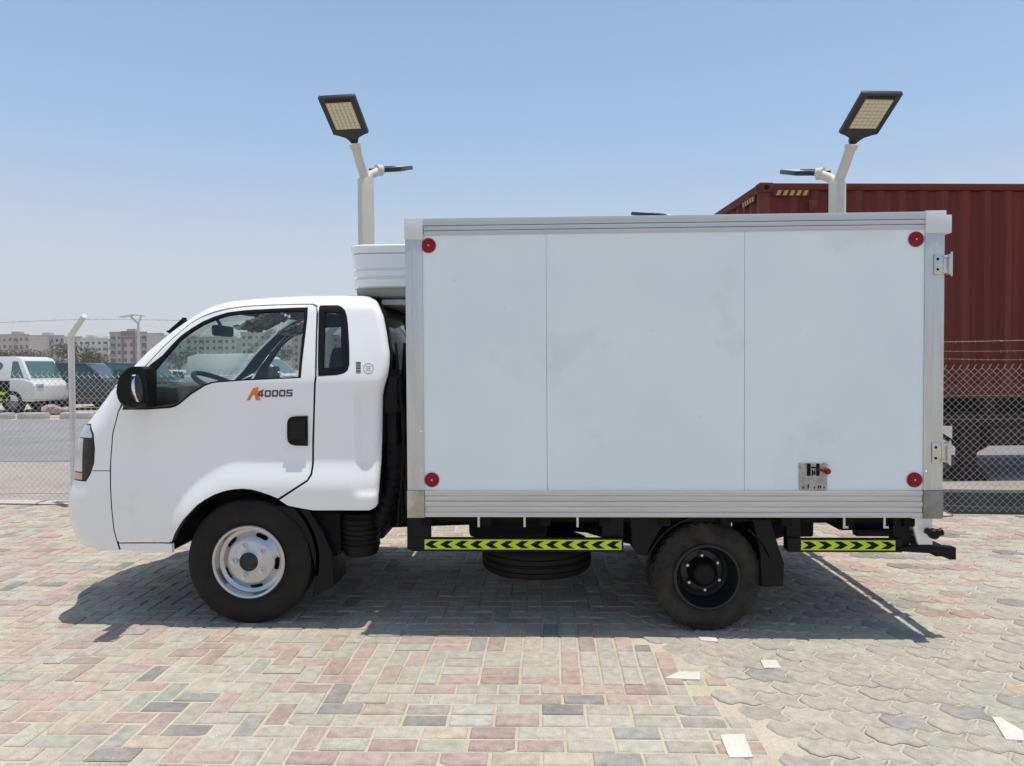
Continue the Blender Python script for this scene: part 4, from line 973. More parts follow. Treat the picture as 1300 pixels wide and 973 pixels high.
# ---- refrigeration unit on the front wall
M['frp'] = mat('unit cover plastic', (.78, .80, .82), .22, var=(.70, .72, .74), vscale=3, vamt=.4, coat=.5)
q = MB(); yN, yF = .36, 1.62
zt_, zb2 = 2.215, 1.955; xt = at(448, 312, .48)[0]; xb2 = at(451, 366, .48)[0]
def rrect(x0, x1, y0, y1, r, n=7):
    o = []
    for cx, cy2, s0 in ((x0 + r, y0 + r, 180), (x1 - .01, y0 + .01, 270), (x1 - .01, y1 - .01, 0), (x0 + r, y1 - r, 90)):
        rr_ = r if cx == x0 + r else .01
        for k in range(n): a = R_(s0 + 90 * k / (n - 1)); o.append((cx + rr_ * math.cos(a), cy2 + rr_ * math.sin(a)))
    return o
lv = [(zb2 - .0, .0, .030), (zb2 + .008, -.004, .018), (zb2 + .05, -.004, .016), (zb2 + .056, -.016, .026), (zb2 + .064, -.016, .026), (zb2 + .070, -.002, .014), (zb2 + .10, -.002, .013), (zb2 + .105, -.012, .022), (zb2 + .112, -.012, .022), (zb2 + .118, -.001, .012), (zt_ - .06, -.001, .010), (zt_ - .056, -.014, .020), (zt_ - .052, .006, .006), (zt_ - .012, .010, .002), (zt_ - .004, .004, .008), (zt_, -.015, .025)]
rings = []
for z, dx, ins in lv:
    t = (z - zb2) / (zt_ - zb2); x0_ = xb2 + (xt - xb2) * t - dx * .5
    rings.append([q.bm.verts.new((x, y, z)) for x, y in rrect(x0_, bx0 - .004, yN + ins, yF - ins, .10)])
for A, B in zip(rings, rings[1:]):
    for k in range(len(A)): q.bm.faces.new((A[k], A[(k + 1) % len(A)], B[(k + 1) % len(A)], B[k]))
q.bm.faces.new(rings[0]); q.bm.faces.new(rings[-1])
ru = q.build('refrigeration_unit', M['frp'], truck, sharp=40)
q = MB()
ly = [(zb2 - .001, .0), (zb2 - .03, .004), (zb2 - .048, .016), (zb2 - .056, .05)]
rings = [[q.bm.verts.new((x, y, z)) for x, y in rrect(xb2 + d + .004, bx0 - .006, yN + .05 + d, yF - .05 - d, .09)] for z, d in ly]
for A, B in zip(rings, rings[1:]):
    for k in range(len(A)): q.bm.faces.new((A[k], A[(k + 1) % len(A)], B[(k + 1) % len(A)], B[k]))
q.bm.faces.new(rings[-1]); q.bm.faces.new(rings[0]); q.build('drip_tray', mat('grey unit base', (.33, .33, .32), .5), ru, sharp=40)
q = MB(); q.box(bx0 - .24, bx0 - .006, yN + .10, yF - .10, zb2 - .10, zb2 - .060, .02); q.build('evaporator_duct', mat('light grey duct', (.60, .60, .58), .5), ru, sharp=40)

# ================================================================== FENCE
FS = -.0573
def fy_(x): return 3.70 + FS * (x + 5.12)
fence = thing('chain_link_fence', 'chain link fence with white cranked posts and strands of barbed wire behind the truck', 'fence', (0, fy_(0), 0))
fv, ff = [], []
def wtube(P_, r, n=4):
    b0 = len(fv); N = len(P_)
    for i in range(N):
        a, c = Vector(P_[max(0, i - 1)]), Vector(P_[min(N - 1, i + 1)]); t = (c - a).normalized(); x = t.cross(Vector((0, 1, 0.02))).normalized(); y = x.cross(t)
        for k in range(n): an = 2 * math.pi * (k + .5) / n; p = Vector(P_[i]) + (x * math.cos(an) + y * math.sin(an)) * r; fv.append(tuple(p))
    for i in range(N - 1):
        for k in range(n): ff.append((b0 + i * n + k, b0 + i * n + (k + 1) % n, b0 + (i + 1) * n + (k + 1) % n, b0 + (i + 1) * n + k))
PIT = .034; ZM = 1.45
nw = int(17.0 / PIT)
for i in range(nw):
    x = -8.6 + i * PIT
    sag = lambda xx: .012 * math.sin(xx * 1.7)
    P_ = []; nz = int((ZM - .03) / PIT)
    for k in range(nz + 1):
        xx = x + (0 if (k + i) % 2 == 0 else PIT * 1.02); zz = .03 + k * PIT + sag(xx); P_.append((xx, fy_(xx) + (.003 if k % 2 else -.003), zz))
    wtube(P_, .0023, 3)
    top = P_[-1]
    if i % 2: wtube([top, (top[0] + .008, top[1], top[2] + .02), (top[0] + .022, top[1], top[2] + .034)], .0023, 3)
me = bpy.data.meshes.new('wire_mesh'); me.from_pydata(fv, [], ff); link('wire_mesh', me, M['wire'], fence, True, None)
def strand(z, dy, name='barbed_wire', barbs=True, r=.0021, xa=-8.6, xe=7.9):
    q = MB(); P_ = []
    for k in range(120):
        x = xa + (xe - xa) * k / 119; P_.append((x, fy_(x) + dy, z + .012 * math.sin(x * 2.2 + z * 9) - .010 * math.sin((x + 5.1) / 2.9 * math.pi) ** 2))
    q.tube(P_, r, 5)
    if barbs:
        for k in range(120):
            x = xa + .05 + k * (xe - xa - .1) / 120; y = fy_(x) + dy; zz = z + .012 * math.sin(x * 2.2 + z * 9) - .010 * math.sin((x + 5.1) / 2.9 * math.pi) ** 2; a = random.uniform(0, 3.14)
            d = Vector((random.uniform(-.4, .4), math.cos(a), math.sin(a))).normalized() * .017
            q.tube([Vector((x, y, zz)) - d, Vector((x, y, zz)) + d], .0016, 4)
    q.build(name, M['bwire'], fence, sharp=None)
for z, dy, xa, xe in ((1.53, 0, .78, 7.9), (1.61, 0, .78, 7.9), (1.70, 0, .78, 7.9), (1.82, -.11, -8.6, .78), (1.985, -.27, -8.6, .78)): strand(z, dy, xa=xa, xe=xe)
for z in (.10, .95, 1.16): strand(z, .004, 'tension_wire', False)
for x in (-7.95, -5.02, -2.12, .78, 3.45, 6.6):
    y = fy_(x) + .035; q = MB(); r_ = .032
    q.tube([(x - .08, y, -.1), (x - .08, y, 1.80), (x - .07, y - .02, 1.84), (x + .22, y - .22, 2.04)], [r_, r_, r_, .028], 14); q.build('post', M['fpost'], fence)
q = MB(); 
for k in range(12): x = -8.6 + k * 1.05; q.bar((x, fy_(x) + .01, -.02), (x + 1.04, fy_(x + 1.04) + .01, -.02), .16, .07, .014)
tag(q.build('kerb', M['concrete']), kind='structure')
wl = MB(); a = 2.9
wl.bar((a, fy_(a) + .17, .085), (7.6, fy_(7.6) + .17, .085), .14, .25, .015)
tag(wl.build('low_wall', M['darkkerb']), 'low black kerb wall running along the foot of the wire fence right of the truck', 'wall')

# ================================================================== LAMP POSTS
def head(parent, base, dirv, tilt, roll_=0.0):
    """lamp head: black wedge housing with led face below, starting at base and reaching along dirv"""
    d = Vector((dirv[0], dirv[1], 0)).normalized(); L = .60; Wd = .385
    ax = (d * math.cos(tilt) + Vector((0, 0, 1)) * math.sin(tilt)).normalized(); sd = ax.cross(Vector((0, 0, 1))).normalized(); up = sd.cross(ax)
    if roll_: rm = Matrix.Rotation(roll_, 3, ax); sd = rm @ sd; up = rm @ up
    mx_ = Matrix((ax, sd, up)).transposed().to_4x4(); mx_.translation = Vector(base)
    f = lambda x, y, z: mx_ @ Vector((x, z, y))
    q = MB(); out = [(0, -.035), (.05, -.045), (.085, -.07), (.11, -.13), (.13, -Wd / 2), (L, -Wd / 2), (L, Wd / 2), (.13, Wd / 2), (.11, .13), (.085, .07), (.05, .045), (0, .035)]
    q.prism(out, -.022, .022, .006, f=f); q.prism([(.14, -.08), (.30, -.08), (.30, .08), (.14, .08)], .0, .038, .012, f=f)
    h = q.build('lamp_head', M['lampblack'], parent)
    q = MB(); q.prism([(.20, -.135), (.535, -.135), (.535, .135), (.20, .135)], -.0255, -.021, .001, f=f, seg=1); pn = q.build('led_panel', M['led'], h)
    q = MB()
    for i in range(8):
        for k in range(6): q.box(-.014, .014, -.014, .014, -.029, -.0248, .002, mx=mx_ @ Matrix.Translation((.225 + i * .0408, -.11 + k * .044, 0)), seg=1)
    q.build('led_cells', M['ledcell'], h)
    q = MB()
    for i in range(9): q.prism([(.55, -.13 + i * .03), (.575, -.13 + i * .03), (.575, -.115 + i * .03), (.55, -.115 + i * .03)], -.0245, -.0205, f=f)
    q.build('vent_slots', M['blackmatt'], h)
    q = MB(); q.prism([(.10, -Wd / 2 + .01), (L - .01, -Wd / 2 + .01), (L - .01, Wd / 2 - .01), (.10, Wd / 2 - .01)], .0225, .028, .002, f=f); q.build('solar_panel', M['solar'], h)
    return ax
def lamp_post(label, x, y, H, s, group, sw):
    t = thing('lamp_post', label, 'street lamp', (x, y, 0), 0, group)
    q = MB(); r_ = .072
    mz = Matrix.Translation((x, y, 0)) @ Matrix.Rotation(R_(33 * s), 4, 'Z')
    q.box(-r_, r_, -r_, r_, -.1, H, .012, mx=mz); q.box(-.15, .15, -.15, .15, -.05, .03, .006, mx=mz); q.build('pole', M['lamppost'], t)
    q = MB(); b0 = Vector((x, y, H - .10)); e = Vector((x - s * .07, y - .16, H + .31)); q.tube([b0, b0 + Vector((-s * .005, -.02, .10)), b0.lerp(e, .6) + Vector((0, 0, .02)), e], .05, 14)
    q.cyl(e - (e - b0).normalized() * .03, e + (e - b0).normalized() * .015, .062, 14); q.build('arm', M['lamppost'], t)
    head(t, e + Vector((0, -.01, .03)), (-s * .10, -1), R_(30))
    q = MB(); e2 = Vector((x + s * .12, y + .15, H + .12)); q.tube([b0 + Vector((0, 0, .06)), b0 + Vector((s * .05, .05, .15)), e2], .046, 14); q.cyl(e2 - Vector((s * .03, .03, 0)), e2 + Vector((s * .02, .02, .005)), .06, 14); q.build('arm', M['lamppost'], t)
    head(t, e2 + Vector((s * .02, .02, .01)), (s * sw, 1), R_(17), 0)
    return t
lx, _ = at(465, 300, 3.95); lamp_post('cream twin head lamp post rising behind the cab and refrigeration unit', lx, 3.95, 3.56, 1, 'twin head lamp posts', .12)
lx2, _ = at(1063, 250, 3.55); lamp_post('cream twin head lamp post standing in front of the red container', lx2, 3.55, 3.34, -1, 'twin head lamp posts', .0)
# third lamp: only its tip shows above the cargo box
t3x, t3z = at(856, 272, 6.2)
t = thing('lamp_post', 'lamp post hidden behind the cargo box with only its lamp tip showing above the roof', 'street lamp', (t3x + .1, 6.3, 0))
q = MB(); q.box(t3x + .04, t3x + .16, 6.24, 6.36, -.1, t3z - .03, .01); q.build('pole', M['lamppost'], t)
q = MB(); q.tube([(t3x + .1, 6.3, t3z - .1), (t3x + .0, 6.33, t3z - .03), (t3x - .06, 6.36, t3z - .01)], .045, 12); q.build('arm', M['lamppost'], t)
head(t, (t3x - .06, 6.36, t3z), (-.55, .9), R_(13))
# far street light on the left
fx, fz = at(176, 440, 52)
t = thing('street_light', 'tall thin street light with two raised heads far behind the wire fence', 'street lamp', (fx, 52, 0))
ftop = at(176, 410, 52)[1]
q = MB(); q.tube([(fx, 52, 0), (fx, 52, ftop)], [.14, .09], 12); q.build('pole', M['solar'], t)
for s in (-1, .7):
    e = Vector((fx + s * .55, 51.8, ftop + .55)); q = MB(); q.tube([(fx, 52, ftop - .1), e], .07, 10); q.build('arm', M['solar'], t)
    q = MB(); q.box(-.75, .2, -.22, .22, -.05, .05, .03, mx=Matrix.Translation(e) @ Matrix.Rotation(R_(-8 if s < 0 else 8), 4, 'Y')); q.build('lamp_head', M['solar'], t)

# ================================================================== CONTAINER ON A TRAILER
M['cont'] = mat('red brown container paint', (.128, .024, .019), .55, spec=.2, var=(.225, .05, .034), vscale=2.2, vamt=.55, stretch=(3.2, 1.5, .12), bump=.05, bscale=8)
M['contedge'] = mat('container frame paint', (.15, .032, .024), .6, spec=.2, var=(.07, .02, .016), vscale=5, vamt=.7)
CA = R_(4.0); CY = 5.2; ccx, ccz = at(965, 232, CY)
LC, WC, HC, ZC = 12.19, 2.44, 2.72, ccz - 2.72
cont = thing('shipping_container', 'red brown corrugated shipping container resting on a trailer behind the fence', 'container', (ccx, CY, ZC), CA)
def lf(q, name, m, par=None):   # container-local builder
    bmesh.ops.recalc_face_normals(q.bm, faces=q.bm.faces)
    me = bpy.data.meshes.new(name); q.bm.to_mesh(me); q.bm.free(); return link(name, me, m, par or cont, False, 30)
def corr(q, n0, n1, pitch, dep, f, z0, z1):
    P_ = []; x = n0
    while x < n1 - pitch * .5:
        P_ += [(x, 0), (x + pitch * .26, 0), (x + pitch * .50, dep), (x + pitch * .76, dep)]; x += pitch
    P_.append((n1, 0))
    A = [q.bm.verts.new(f(a, b_, z0)) for a, b_ in P_]; B = [q.bm.verts.new(f(a, b_, z1)) for a, b_ in P_]
    for k in range(len(P_) - 1): q.bm.faces.new((A[k], A[k + 1], B[k + 1], B[k]))
q = MB()
corr(q, .12, LC - .12, .278, .045, lambda a, b_, z: (a, .024 + b_, z), .16, HC - .09); corr(q, .12, LC - .12, .278, .036, lambda a, b_, z: (a, WC - .03 - b_, z), .16, HC - .09)
lf(q, 'side_wall', M['cont'])
q = MB(); corr(q, .12, WC - .12, .25, .04, lambda a, b_, z: (.03 + b_, a, z), .16, HC - .10); lf(q, 'end_wall', M['cont'])
q = MB(); corr(q, .05, LC - .05, .21, .02, lambda a, b_, z: (a, z, HC - .02 - b_), .06, WC - .06); lf(q, 'container_roof', M['cont'])
q = MB(); q.box(.1, LC - .1, .06, WC - .06, .10, .14)
for y in (.0, WC - .08): q.box(.165, LC - .165, y, y + .08, .0, .158, .006); q.box(.165, LC - .165, y + .002, y + .07, HC - .085, HC - .006, .006)
for x in (.0, LC - .08): q.box(x + .002, x + .08, .165, WC - .165, .002, .158, .006); q.box(x + .002, x + .08, .165, WC - .165, HC - .11, HC - .004, .006)
for x in (.0, LC - .14):
    for y in (.0, WC - .14): q.box(x + .006, x + .134, y + .006, y + .134, .12, HC - .12, .008)
lf(q, 'frame', M['contedge'])
for x in (.0, LC - .165):
    for y in (.0, WC - .165):
        for z in (.0, HC - .118):
            q = MB(); q.box(x - .003, x + .168, y - .003, y + .168, z - .003, z + .121, .012); cc = lf(q, 'corner_casting', M['contedge'])
            q = MB(); ys = -.005 if y == 0 else y + .166
            q.lathe([(.0005, 0), (.032, 0), (.032, .006)], (x + .082, ys, z + .06), 'Y', 14); q.lathe([(.0005, 0), (.032, 0), (.032, .006)], (-.006 if x == 0 else x + .166, y + .082, z + .06), 'X', 14); lf(q, 'casting_hole', M['blackmatt'], cc)
q = MB(); q.box(.17, .62, -.0035, .001, HC - .165, HC - .087, .0); q.box(-.0035, .001, .17, .62, HC - .19, HC - .112, .0); hz = lf(q, 'hazard_strip', M['contedge'])
q = MB()
for k in range(5):
    x = .20 + k * .085; z = HC - .16; q.prism([(x, z), (x + .045, z), (x + .075, z + .065), (x + .03, z + .065)], -.0065, -.0037); q.prism([(x, z - .025), (x + .045, z - .025), (x + .075, z + .04), (x + .03, z + .04)], -.0065, -.0037, f=lambda a, b_, c: (b_, a, c))
lf(q, 'hazard_stripes', mat('faded hazard yellow', (.50, .33, .05), .5), hz)
q = MB(); q.box(.62, .72, -.002, .03, HC - .36, HC - .22, .01); lf(q, 'vent', M['contedge'])
tr = thing('semi_trailer', 'dark skeletal semi trailer on landing legs carrying the red container', 'trailer', (ccx, CY, 0), CA)
M['trl'] = mat('grimy trailer paint', (.055, .024, .018), .65, var=(.014, .010, .009), vscale=3, vamt=.9, spec=.2)
def tf(q, name, m, par=None): return lf(q, name, m, par or tr)
q = MB()
for y in (.70, 1.62): q.box(.3, 11.9, y, y + .12, ZC - .42, ZC - .012, .01)
for x in (.05, 2.9, 6.2, 9.3, 12.0): q.box(x, x + .14, .0, WC, ZC - .20, ZC - .006, .01)
q.box(.2, 12.05, .03, .14, ZC - .36, ZC - .21, .01); q.box(.2, 12.05, WC - .14, WC - .03, ZC - .36, ZC - .21, .01)
q.box(3.0, 4.2, .02, .40, ZC - .62, ZC - .38, .02); q.box(3.5, 6.5, .16, .22, .42, ZC - .38, .01)
tf(q, 'trailer_frame', M['trl'])
lxo = 2.80
for y in (.10, WC - .28):
    q = MB(); q.box(lxo - .13, lxo + .13, y, y + .18, .40, ZC - .20, .012); q.box(lxo - .10, lxo + .10, y + .02, y + .16, .10, .42, .01)
    q.prism([(lxo - .25, -.055), (lxo + .25, -.055), (lxo + .13, .13), (lxo - .13, .13)], y - .03, y + .21, .008)
    lg = tf(q, 'landing_leg', M['trl'])
    q = MB(); q.bar((lxo + .1, y + .09, .34), (lxo + .75, y + .09, ZC - .36), .06, .06); q.bar((lxo - .1, y + .09, .40), (lxo - .45, y + .09, .62), .05, .05); q.bar((lxo - .7, y + .02, .30), (lxo - .1, y + .02, .26), .03, .05); tf(q, 'brace', M['trl'], lg)
for x in (9.4, 10.7):
    for y in (.05, WC - .35):
        q = MB(); prof = [(.28, -.14), (.34, -.15), (.46, -.145), (.50, -.12), (.505, .12), (.46, .145), (.34, .15), (.28, .14)]
        q.lathe(prof, (x, y + .15, .455), 'Y', 40, closed=True); wq = tf(q, 'wheel', M['rubber']); q = MB(); q.lathe([(.285, -.13), (.26, -.05), (.12, -.04), (.0005, -.06)], (x, y + .15, .455), 'Y', 30); q.lathe([(.285, .13), (.26, .05), (.12, .04), (.0005, .06)], (x, y + .15, .455), 'Y', 30); tf(q, 'rim', M['rim'], wq)
    q = MB(); q.cyl((x, .3, .455), (x, WC - .3, .455), .06, 12); tf(q, 'axle', M['trl'])

# ================================================================== PARKED VEHICLES
M['cwhite'] = mat('white car paint', (.70, .70, .68), .3, coat=.5, var=(.58, .56, .52), vscale=3, vamt=.4)
M['cblack'] = mat('black car paint', (.02, .021, .024), .28, coat=.7)
M['cgrey'] = mat('dark grey car paint', (.05, .053, .06), .3, coat=.6)
M['cred'] = mat('red car paint', (.30, .02, .02), .3, coat=.6)
M['rimgrey'] = mat('dull grey rim', (.16, .16, .165), .5, .3)
M['cgl'] = mat('car glass', (.025, .035, .038), .05, coat=.5, spec=.8)
M['cgreen'] = mat('green tinted car glass', (.07, .13, .12), .06, coat=.5, spec=.8)
def vehicle(name, label, cat, x, y, rz, L, Wd, body, cabin, wins, wheels, paint, group, wr=.33, gl='cgl', taper=.16, lower=None):
    t = thing(name, label, cat, (0, 0, 0), 0, group)
    q = MB(); q.prism(body, -Wd / 2, Wd / 2, .05, seg=3); q.build('body', M[paint], t, sharp=45)
    zb_ = min(p[1] for p in cabin); zt2 = max(p[1] for p in cabin)
    hw = lambda z: Wd / 2 - .03 - taper * (z - zb_) / (zt2 - zb_)
    q = MB(); A = [q.bm.verts.new((px, -hw(z), z)) for px, z in cabin]; B = [q.bm.verts.new((px, hw(z), z)) for px, z in cabin]; n = len(cabin)
    q.bm.faces.new(A); q.bm.faces.new(B[::-1])
    for k in range(n): q.bm.faces.new((A[k], B[k], B[(k + 1) % n], A[(k + 1) % n]))
    q._bev(A + B, .04, 2); q.build('cabin', M[paint], t, sharp=45)
    for wpoly in wins:
        for s in (-1, 1):
            q = MB(); A = [q.bm.verts.new((px, s * (hw(z) + .006), z)) for px, z in wpoly]; B = [q.bm.verts.new((px, s * (hw(z) - .01), z)) for px, z in wpoly]; q.bm.faces.new(A); q.bm.faces.new(B[::-1])
            for k in range(len(wpoly)): q.bm.faces.new((A[k], B[k], B[(k + 1) % len(wpoly)], A[(k + 1) % len(wpoly)]))
            q.build('window', M[gl], t, sharp=None)
    # front and rear screens: the first and last sloping edges of the cabin outline
    for (a, b_) in ((cabin[0], cabin[1]), (cabin[-2], cabin[-1])):
        e = Vector((b_[0] - a[0], b_[1] - a[1])); nrm = Vector((-e.y, e.x)).normalized()
        if nrm.x * ((a[0] + b_[0]) / 2 - sum(p[0] for p in cabin) / n) < 0: nrm = -nrm
        p0 = Vector(a).lerp(Vector(b_), .12) + nrm * .007; p1 = Vector(a).lerp(Vector(b_), .86) + nrm * .007
        q = MB(); q.quad((p0.x, -hw(p0.y) + .10, p0.y), (p0.x, hw(p0.y) - .10, p0.y), (p1.x, hw(p1.y) - .10, p1.y), (p1.x, -hw(p1.y) + .10, p1.y)); o = q.build('windscreen', M[gl], t, sharp=None); sd = o.modifiers.new('thick', 'SOLIDIFY'); sd.thickness = .006
    for wx in wheels:
        for s in (-1, 1):
            q = MB(); yo = s * (Wd / 2 - .10); prof = [(wr * .60, -.10), (wr * .95, -.11), (wr, -.08), (wr, .08), (wr * .95, .11), (wr * .60, .10)]
            q.lathe(prof, (wx, yo, wr), 'Y', 28, closed=True); wq = q.build('wheel', M['rubber'], t)
            q = MB(); q.lathe([(wr * .61, -.09), (wr * .5, -.07), (.06, -.085), (.0005, -.085)], (wx, yo, wr), 'Y', 24, flip=-s); q.lathe([(wr * .61, .09), (wr * .5, .07), (.06, .085), (.0005, .085)], (wx, yo, wr), 'Y', 24, flip=-s); q.build('rim', M['rimgrey'], wq)
    xs = [p[0] for p in body]; zs = [p[1] for p in body]; zl = min(zs) + (max(zs) - min(zs)) * .68
    for s in (-1, 1):
        q = MB(); q.box(max(xs) - .10, max(xs) + .012, s * (Wd / 2 - .22) - .16, s * (Wd / 2 - .22) + .16, zl - .07, zl + .07, .02); q.build('headlight', M['lensclear'], t)
        q = MB(); q.box(min(xs) - .012, min(xs) + .10, s * (Wd / 2 - .2) - .12, s * (Wd / 2 - .2) + .12, zl - .06, zl + .10, .02); q.build('tail_light', M['red'], t)
    t.location = (x, y, -.055); t.rotation_euler = (0, 0, rz)
    return t
suv_b = [(-2.3, .35), (-2.33, .75), (-2.28, 1.02), (-1.3, 1.07), (.75, 1.07), (2.05, .98), (2.28, .78), (2.30, .40), (2.1, .30), (-2.1, .30)]
suv_c = [(-2.22, 1.04), (-1.95, 1.66), (-1.2, 1.76), (.1, 1.74), (.85, 1.05)]
suv_w = [[(-1.95, 1.12), (-1.78, 1.58), (-1.15, 1.65), (-1.15, 1.12)], [(-1.08, 1.12), (-1.08, 1.66), (-.30, 1.66), (-.30, 1.12)], [(-.22, 1.12), (-.22, 1.66), (.05, 1.65), (.62, 1.12)]]
sed_b = [(-2.25, .40), (-2.30, .80), (-2.2, .98), (-1.4, 1.0), (.9, .96), (2.0, .84), (2.22, .66), (2.22, .38), (2.0, .26), (-2.0, .26)]
sed_c = [(-1.75, .97), (-1.05, 1.38), (-.4, 1.45), (.15, 1.42), (.98, .95)]
sed_w = [[(-1.35, 1.03), (-.98, 1.32), (-.38, 1.38), (-.38, 1.03)], [(-.30, 1.03), (-.30, 1.38), (.12, 1.36), (.70, 1.03)]]
van_b = [(-2.35, .38), (-2.40, .9), (-2.36, 1.22), (1.2, 1.22), (2.05, 1.12), (2.36, .86), (2.40, .45), (2.2, .30), (-2.2, .30)]
van_c = [(-2.34, 1.19), (-2.28, 2.0), (-1.9, 2.12), (.4, 2.12), (.95, 1.98), (1.90, 1.17)]
van_w = [[(.35, 1.28), (.35, 1.86), (.85, 1.82), (1.42, 1.28)]]
VG = 'vehicles parked beyond the road'
def gx(px, Y): return at(px, 510, Y)[0]
vehicle('parked_car', 'black off-road car parked beyond the fence just left of the truck mirror', 'car', gx(118, 22.5), 22.5, R_(8), 4.6, 1.9, suv_b, suv_c, suv_w, (-1.45, 1.40), 'cblack', VG, .37)
vehicle('parked_car', 'dark grey off-road car half hidden behind the truck mirror', 'car', gx(188, 24.5), 24.5, R_(-4), 4.6, 1.9, suv_b, suv_c, suv_w, (-1.45, 1.40), 'cgrey', VG, .37, gl='cgreen')
vehicle('parked_car', 'white saloon car parked behind the bent white fence post', 'car', gx(72, 27.0), 27.0, R_(176), 4.5, 1.75, sed_b, sed_c, sed_w, (-1.4, 1.35), 'cwhite', VG, .31, gl='cgreen')
vehicle('parked_car', 'red saloon car parked behind the white light truck', 'car', gx(52, 30.5), 30.5, R_(10), 4.5, 1.75, sed_b, sed_c, sed_w, (-1.4, 1.35), 'cred', VG, .31)
vehicle('parked_van', 'white panel van with sloping nose seen through the cab windows', 'van', gx(317, 26), 26, R_(-3), 4.8, 1.95, van_b, van_c, van_w, (-1.5, 1.55), 'cwhite', VG, .34, gl='cgreen')
vehicle('parked_car', 'silver grey saloon car seen low through the driver window', 'car', gx(236, 30), 30, R_(5), 4.5, 1.75, sed_b, sed_c, sed_w, (-1.4, 1.35), 'cwhite', VG, .31)
# light truck on the far left (crew cab, facing right, yellow banded skirt)
lt_b = [(1.0, .62), (1.0, 1.20), (1.45, 1.20), (1.84, 1.10), (1.97, .95), (1.98, .52), (1.85, .40), (1.05, .42)]
lt_c = [(-2.75, 1.12), (-2.74, 1.90), (-2.6, 1.97), (1.10, 1.97), (1.32, 1.90), (1.78, 1.10)]
lt_w = [[(-.02, 1.60), (.06, 1.50), (.58, 1.50), (.68, 1.60), (.68, 1.68), (.58, 1.78), (.06, 1.78), (-.02, 1.68)], [(1.02, 1.22), (1.02, 1.80), (1.22, 1.80), (1.52, 1.22)]]
lt = vehicle('light_truck', 'white light truck with a rounded side window parked facing right beyond the fence', 'truck', gx(6, 21.0), 21.0, R_(-4), 4.9, 1.85, lt_b, lt_c, lt_w, (-1.9, 1.1), 'cwhite', VG, .40, gl='cgreen')
q = MB()
for s in (-1, 1):
    q.box(-.3, .92, s * .915 - .01, s * .915 + .01, .42, .52); q.box(-.3, .92, s * .915 - .01, s * .915 + .01, .64, .74)
o = q.build('safety_band', M['yellow'], None); o.parent = lt
q = MB(); q.box(-2.7, 1.02, -.905, .905, .36, 1.13, .03); o = q.build('underbody', M['blackmatt'], None); o.parent = lt

# ---- kerb stones, rubble and short stakes beyond the road
for px0, px1, lab in ((24, 58, 'sandy kerb stone beyond the road below the white light truck'), (78, 116, 'sandy kerb stone beyond the road below the black off-road car'), (0, 14, 'sandy kerb stone beyond the road at the left edge')):
    x0_ = at(px0, 527, 17.2)[0]; x1_2 = at(px1, 527, 17.2)[0]; q = MB(); q.box(x0_, x1_2, 17.1, 17.4, -.10, .14, .03); tag(q.build('kerb_stone', M['concrete']), lab, 'kerb stone', 'kerb stones beyond the road')
for px, py, r_, lab in ((64, 503, .26, 'pinkish boulder lying in front of the white light truck'), (73, 505, .2, 'small grey boulder lying in front of the white light truck'), (84, 503, .16, 'smallest boulder lying beside the white fence post')):
    x, z = at(px, 518, 19.2); q = MB(); vs_ = bmesh.ops.create_icosphere(q.bm, subdivisions=2, radius=r_)['verts']
    for v in vs_: v.co = v.co * random.uniform(.75, 1.2); v.co.z *= .8; v.co += Vector((x, 19.2, .05 + r_ * .2))
    tag(q.build('boulder', M['boulder'] if 'boulder' in M else M.setdefault('boulder', mat('pink stone', (.40, .30, .26), .9, var=(.25, .2, .18), vscale=4, vamt=.8)), sharp=20), lab, 'boulder', 'boulders in front of the light truck')
for px, lean, lab in ((105, 0, 'upright thin white stake standing behind the fence'), (124, -.22, 'leaning thin white stake standing behind the fence')):
    x, z = at(px, 512, 15.5); q = MB(); q.cyl((x, 17.8, -.06), (x + lean, 17.8, .72), .03, 8); tag(q.build('stake', M['fpost']), lab, 'stake', 'thin stakes behind the fence')

# ================================================================== TREES AND BUILDINGS
M['leaf'] = mat('dusty foliage', (.085, .090, .045), .8, var=(.05, .058, .028), vscale=1.5, vamt=.8)
M['bark'] = mat('bark', (.16, .12, .09), .9, var=(.10, .08, .06), vscale=9, vamt=.6)
def tree(label, x, y, h, w_):
    t = thing('tree', label, 'tree', (x, y, 0), 0, 'dusty trees behind the parked vehicles')
    q = MB(); q.tube([(x, y, -.1), (x + .05, y, h * .25), (x - .05, y, h * .5)], [h * .045, h * .035, h * .02], 9)
    tips = []
    for k in range(7):
        a = 2 * math.pi * k / 7 + random.random(); e = Vector((x + math.cos(a) * w_ * .30, y + math.sin(a) * w_ * .3, h * random.uniform(.55, .85))); q.tube([(x, y, h * .32), Vector((x, y, h * .4)).lerp(e, .5) + Vector((0, 0, .1)), e], [h * .018, h * .013, h * .006], 6); tips.append(e)
    q.build('trunk', M['bark'], t)
    q = MB(); clumps = [(e + Vector((random.gauss(0, w_ * .06), random.gauss(0, w_ * .06), random.gauss(0, h * .05))), random.uniform(.16, .27) * w_) for e in tips for _ in range(2)]
    for c, r_ in clumps:
        for _ in range(130):
            d = Vector((random.gauss(0, 1), random.gauss(0, 1), random.gauss(0, .8))).normalized() * r_ * random.random() ** .4; p = c + d; s = random.uniform(.05, .12) * (h / 4)
            a = Vector((random.gauss(0, 1), random.gauss(0, 1), random.gauss(0, 1))).normalized() * s; b_ = a.orthogonal().normalized() * s * .6
            q.bm.faces.new([q.bm.verts.new(v) for v in (p - a, p + b_, p + a, p - b_)])
    q.build('crown', M['leaf'], t, sharp=None, recalc=False)
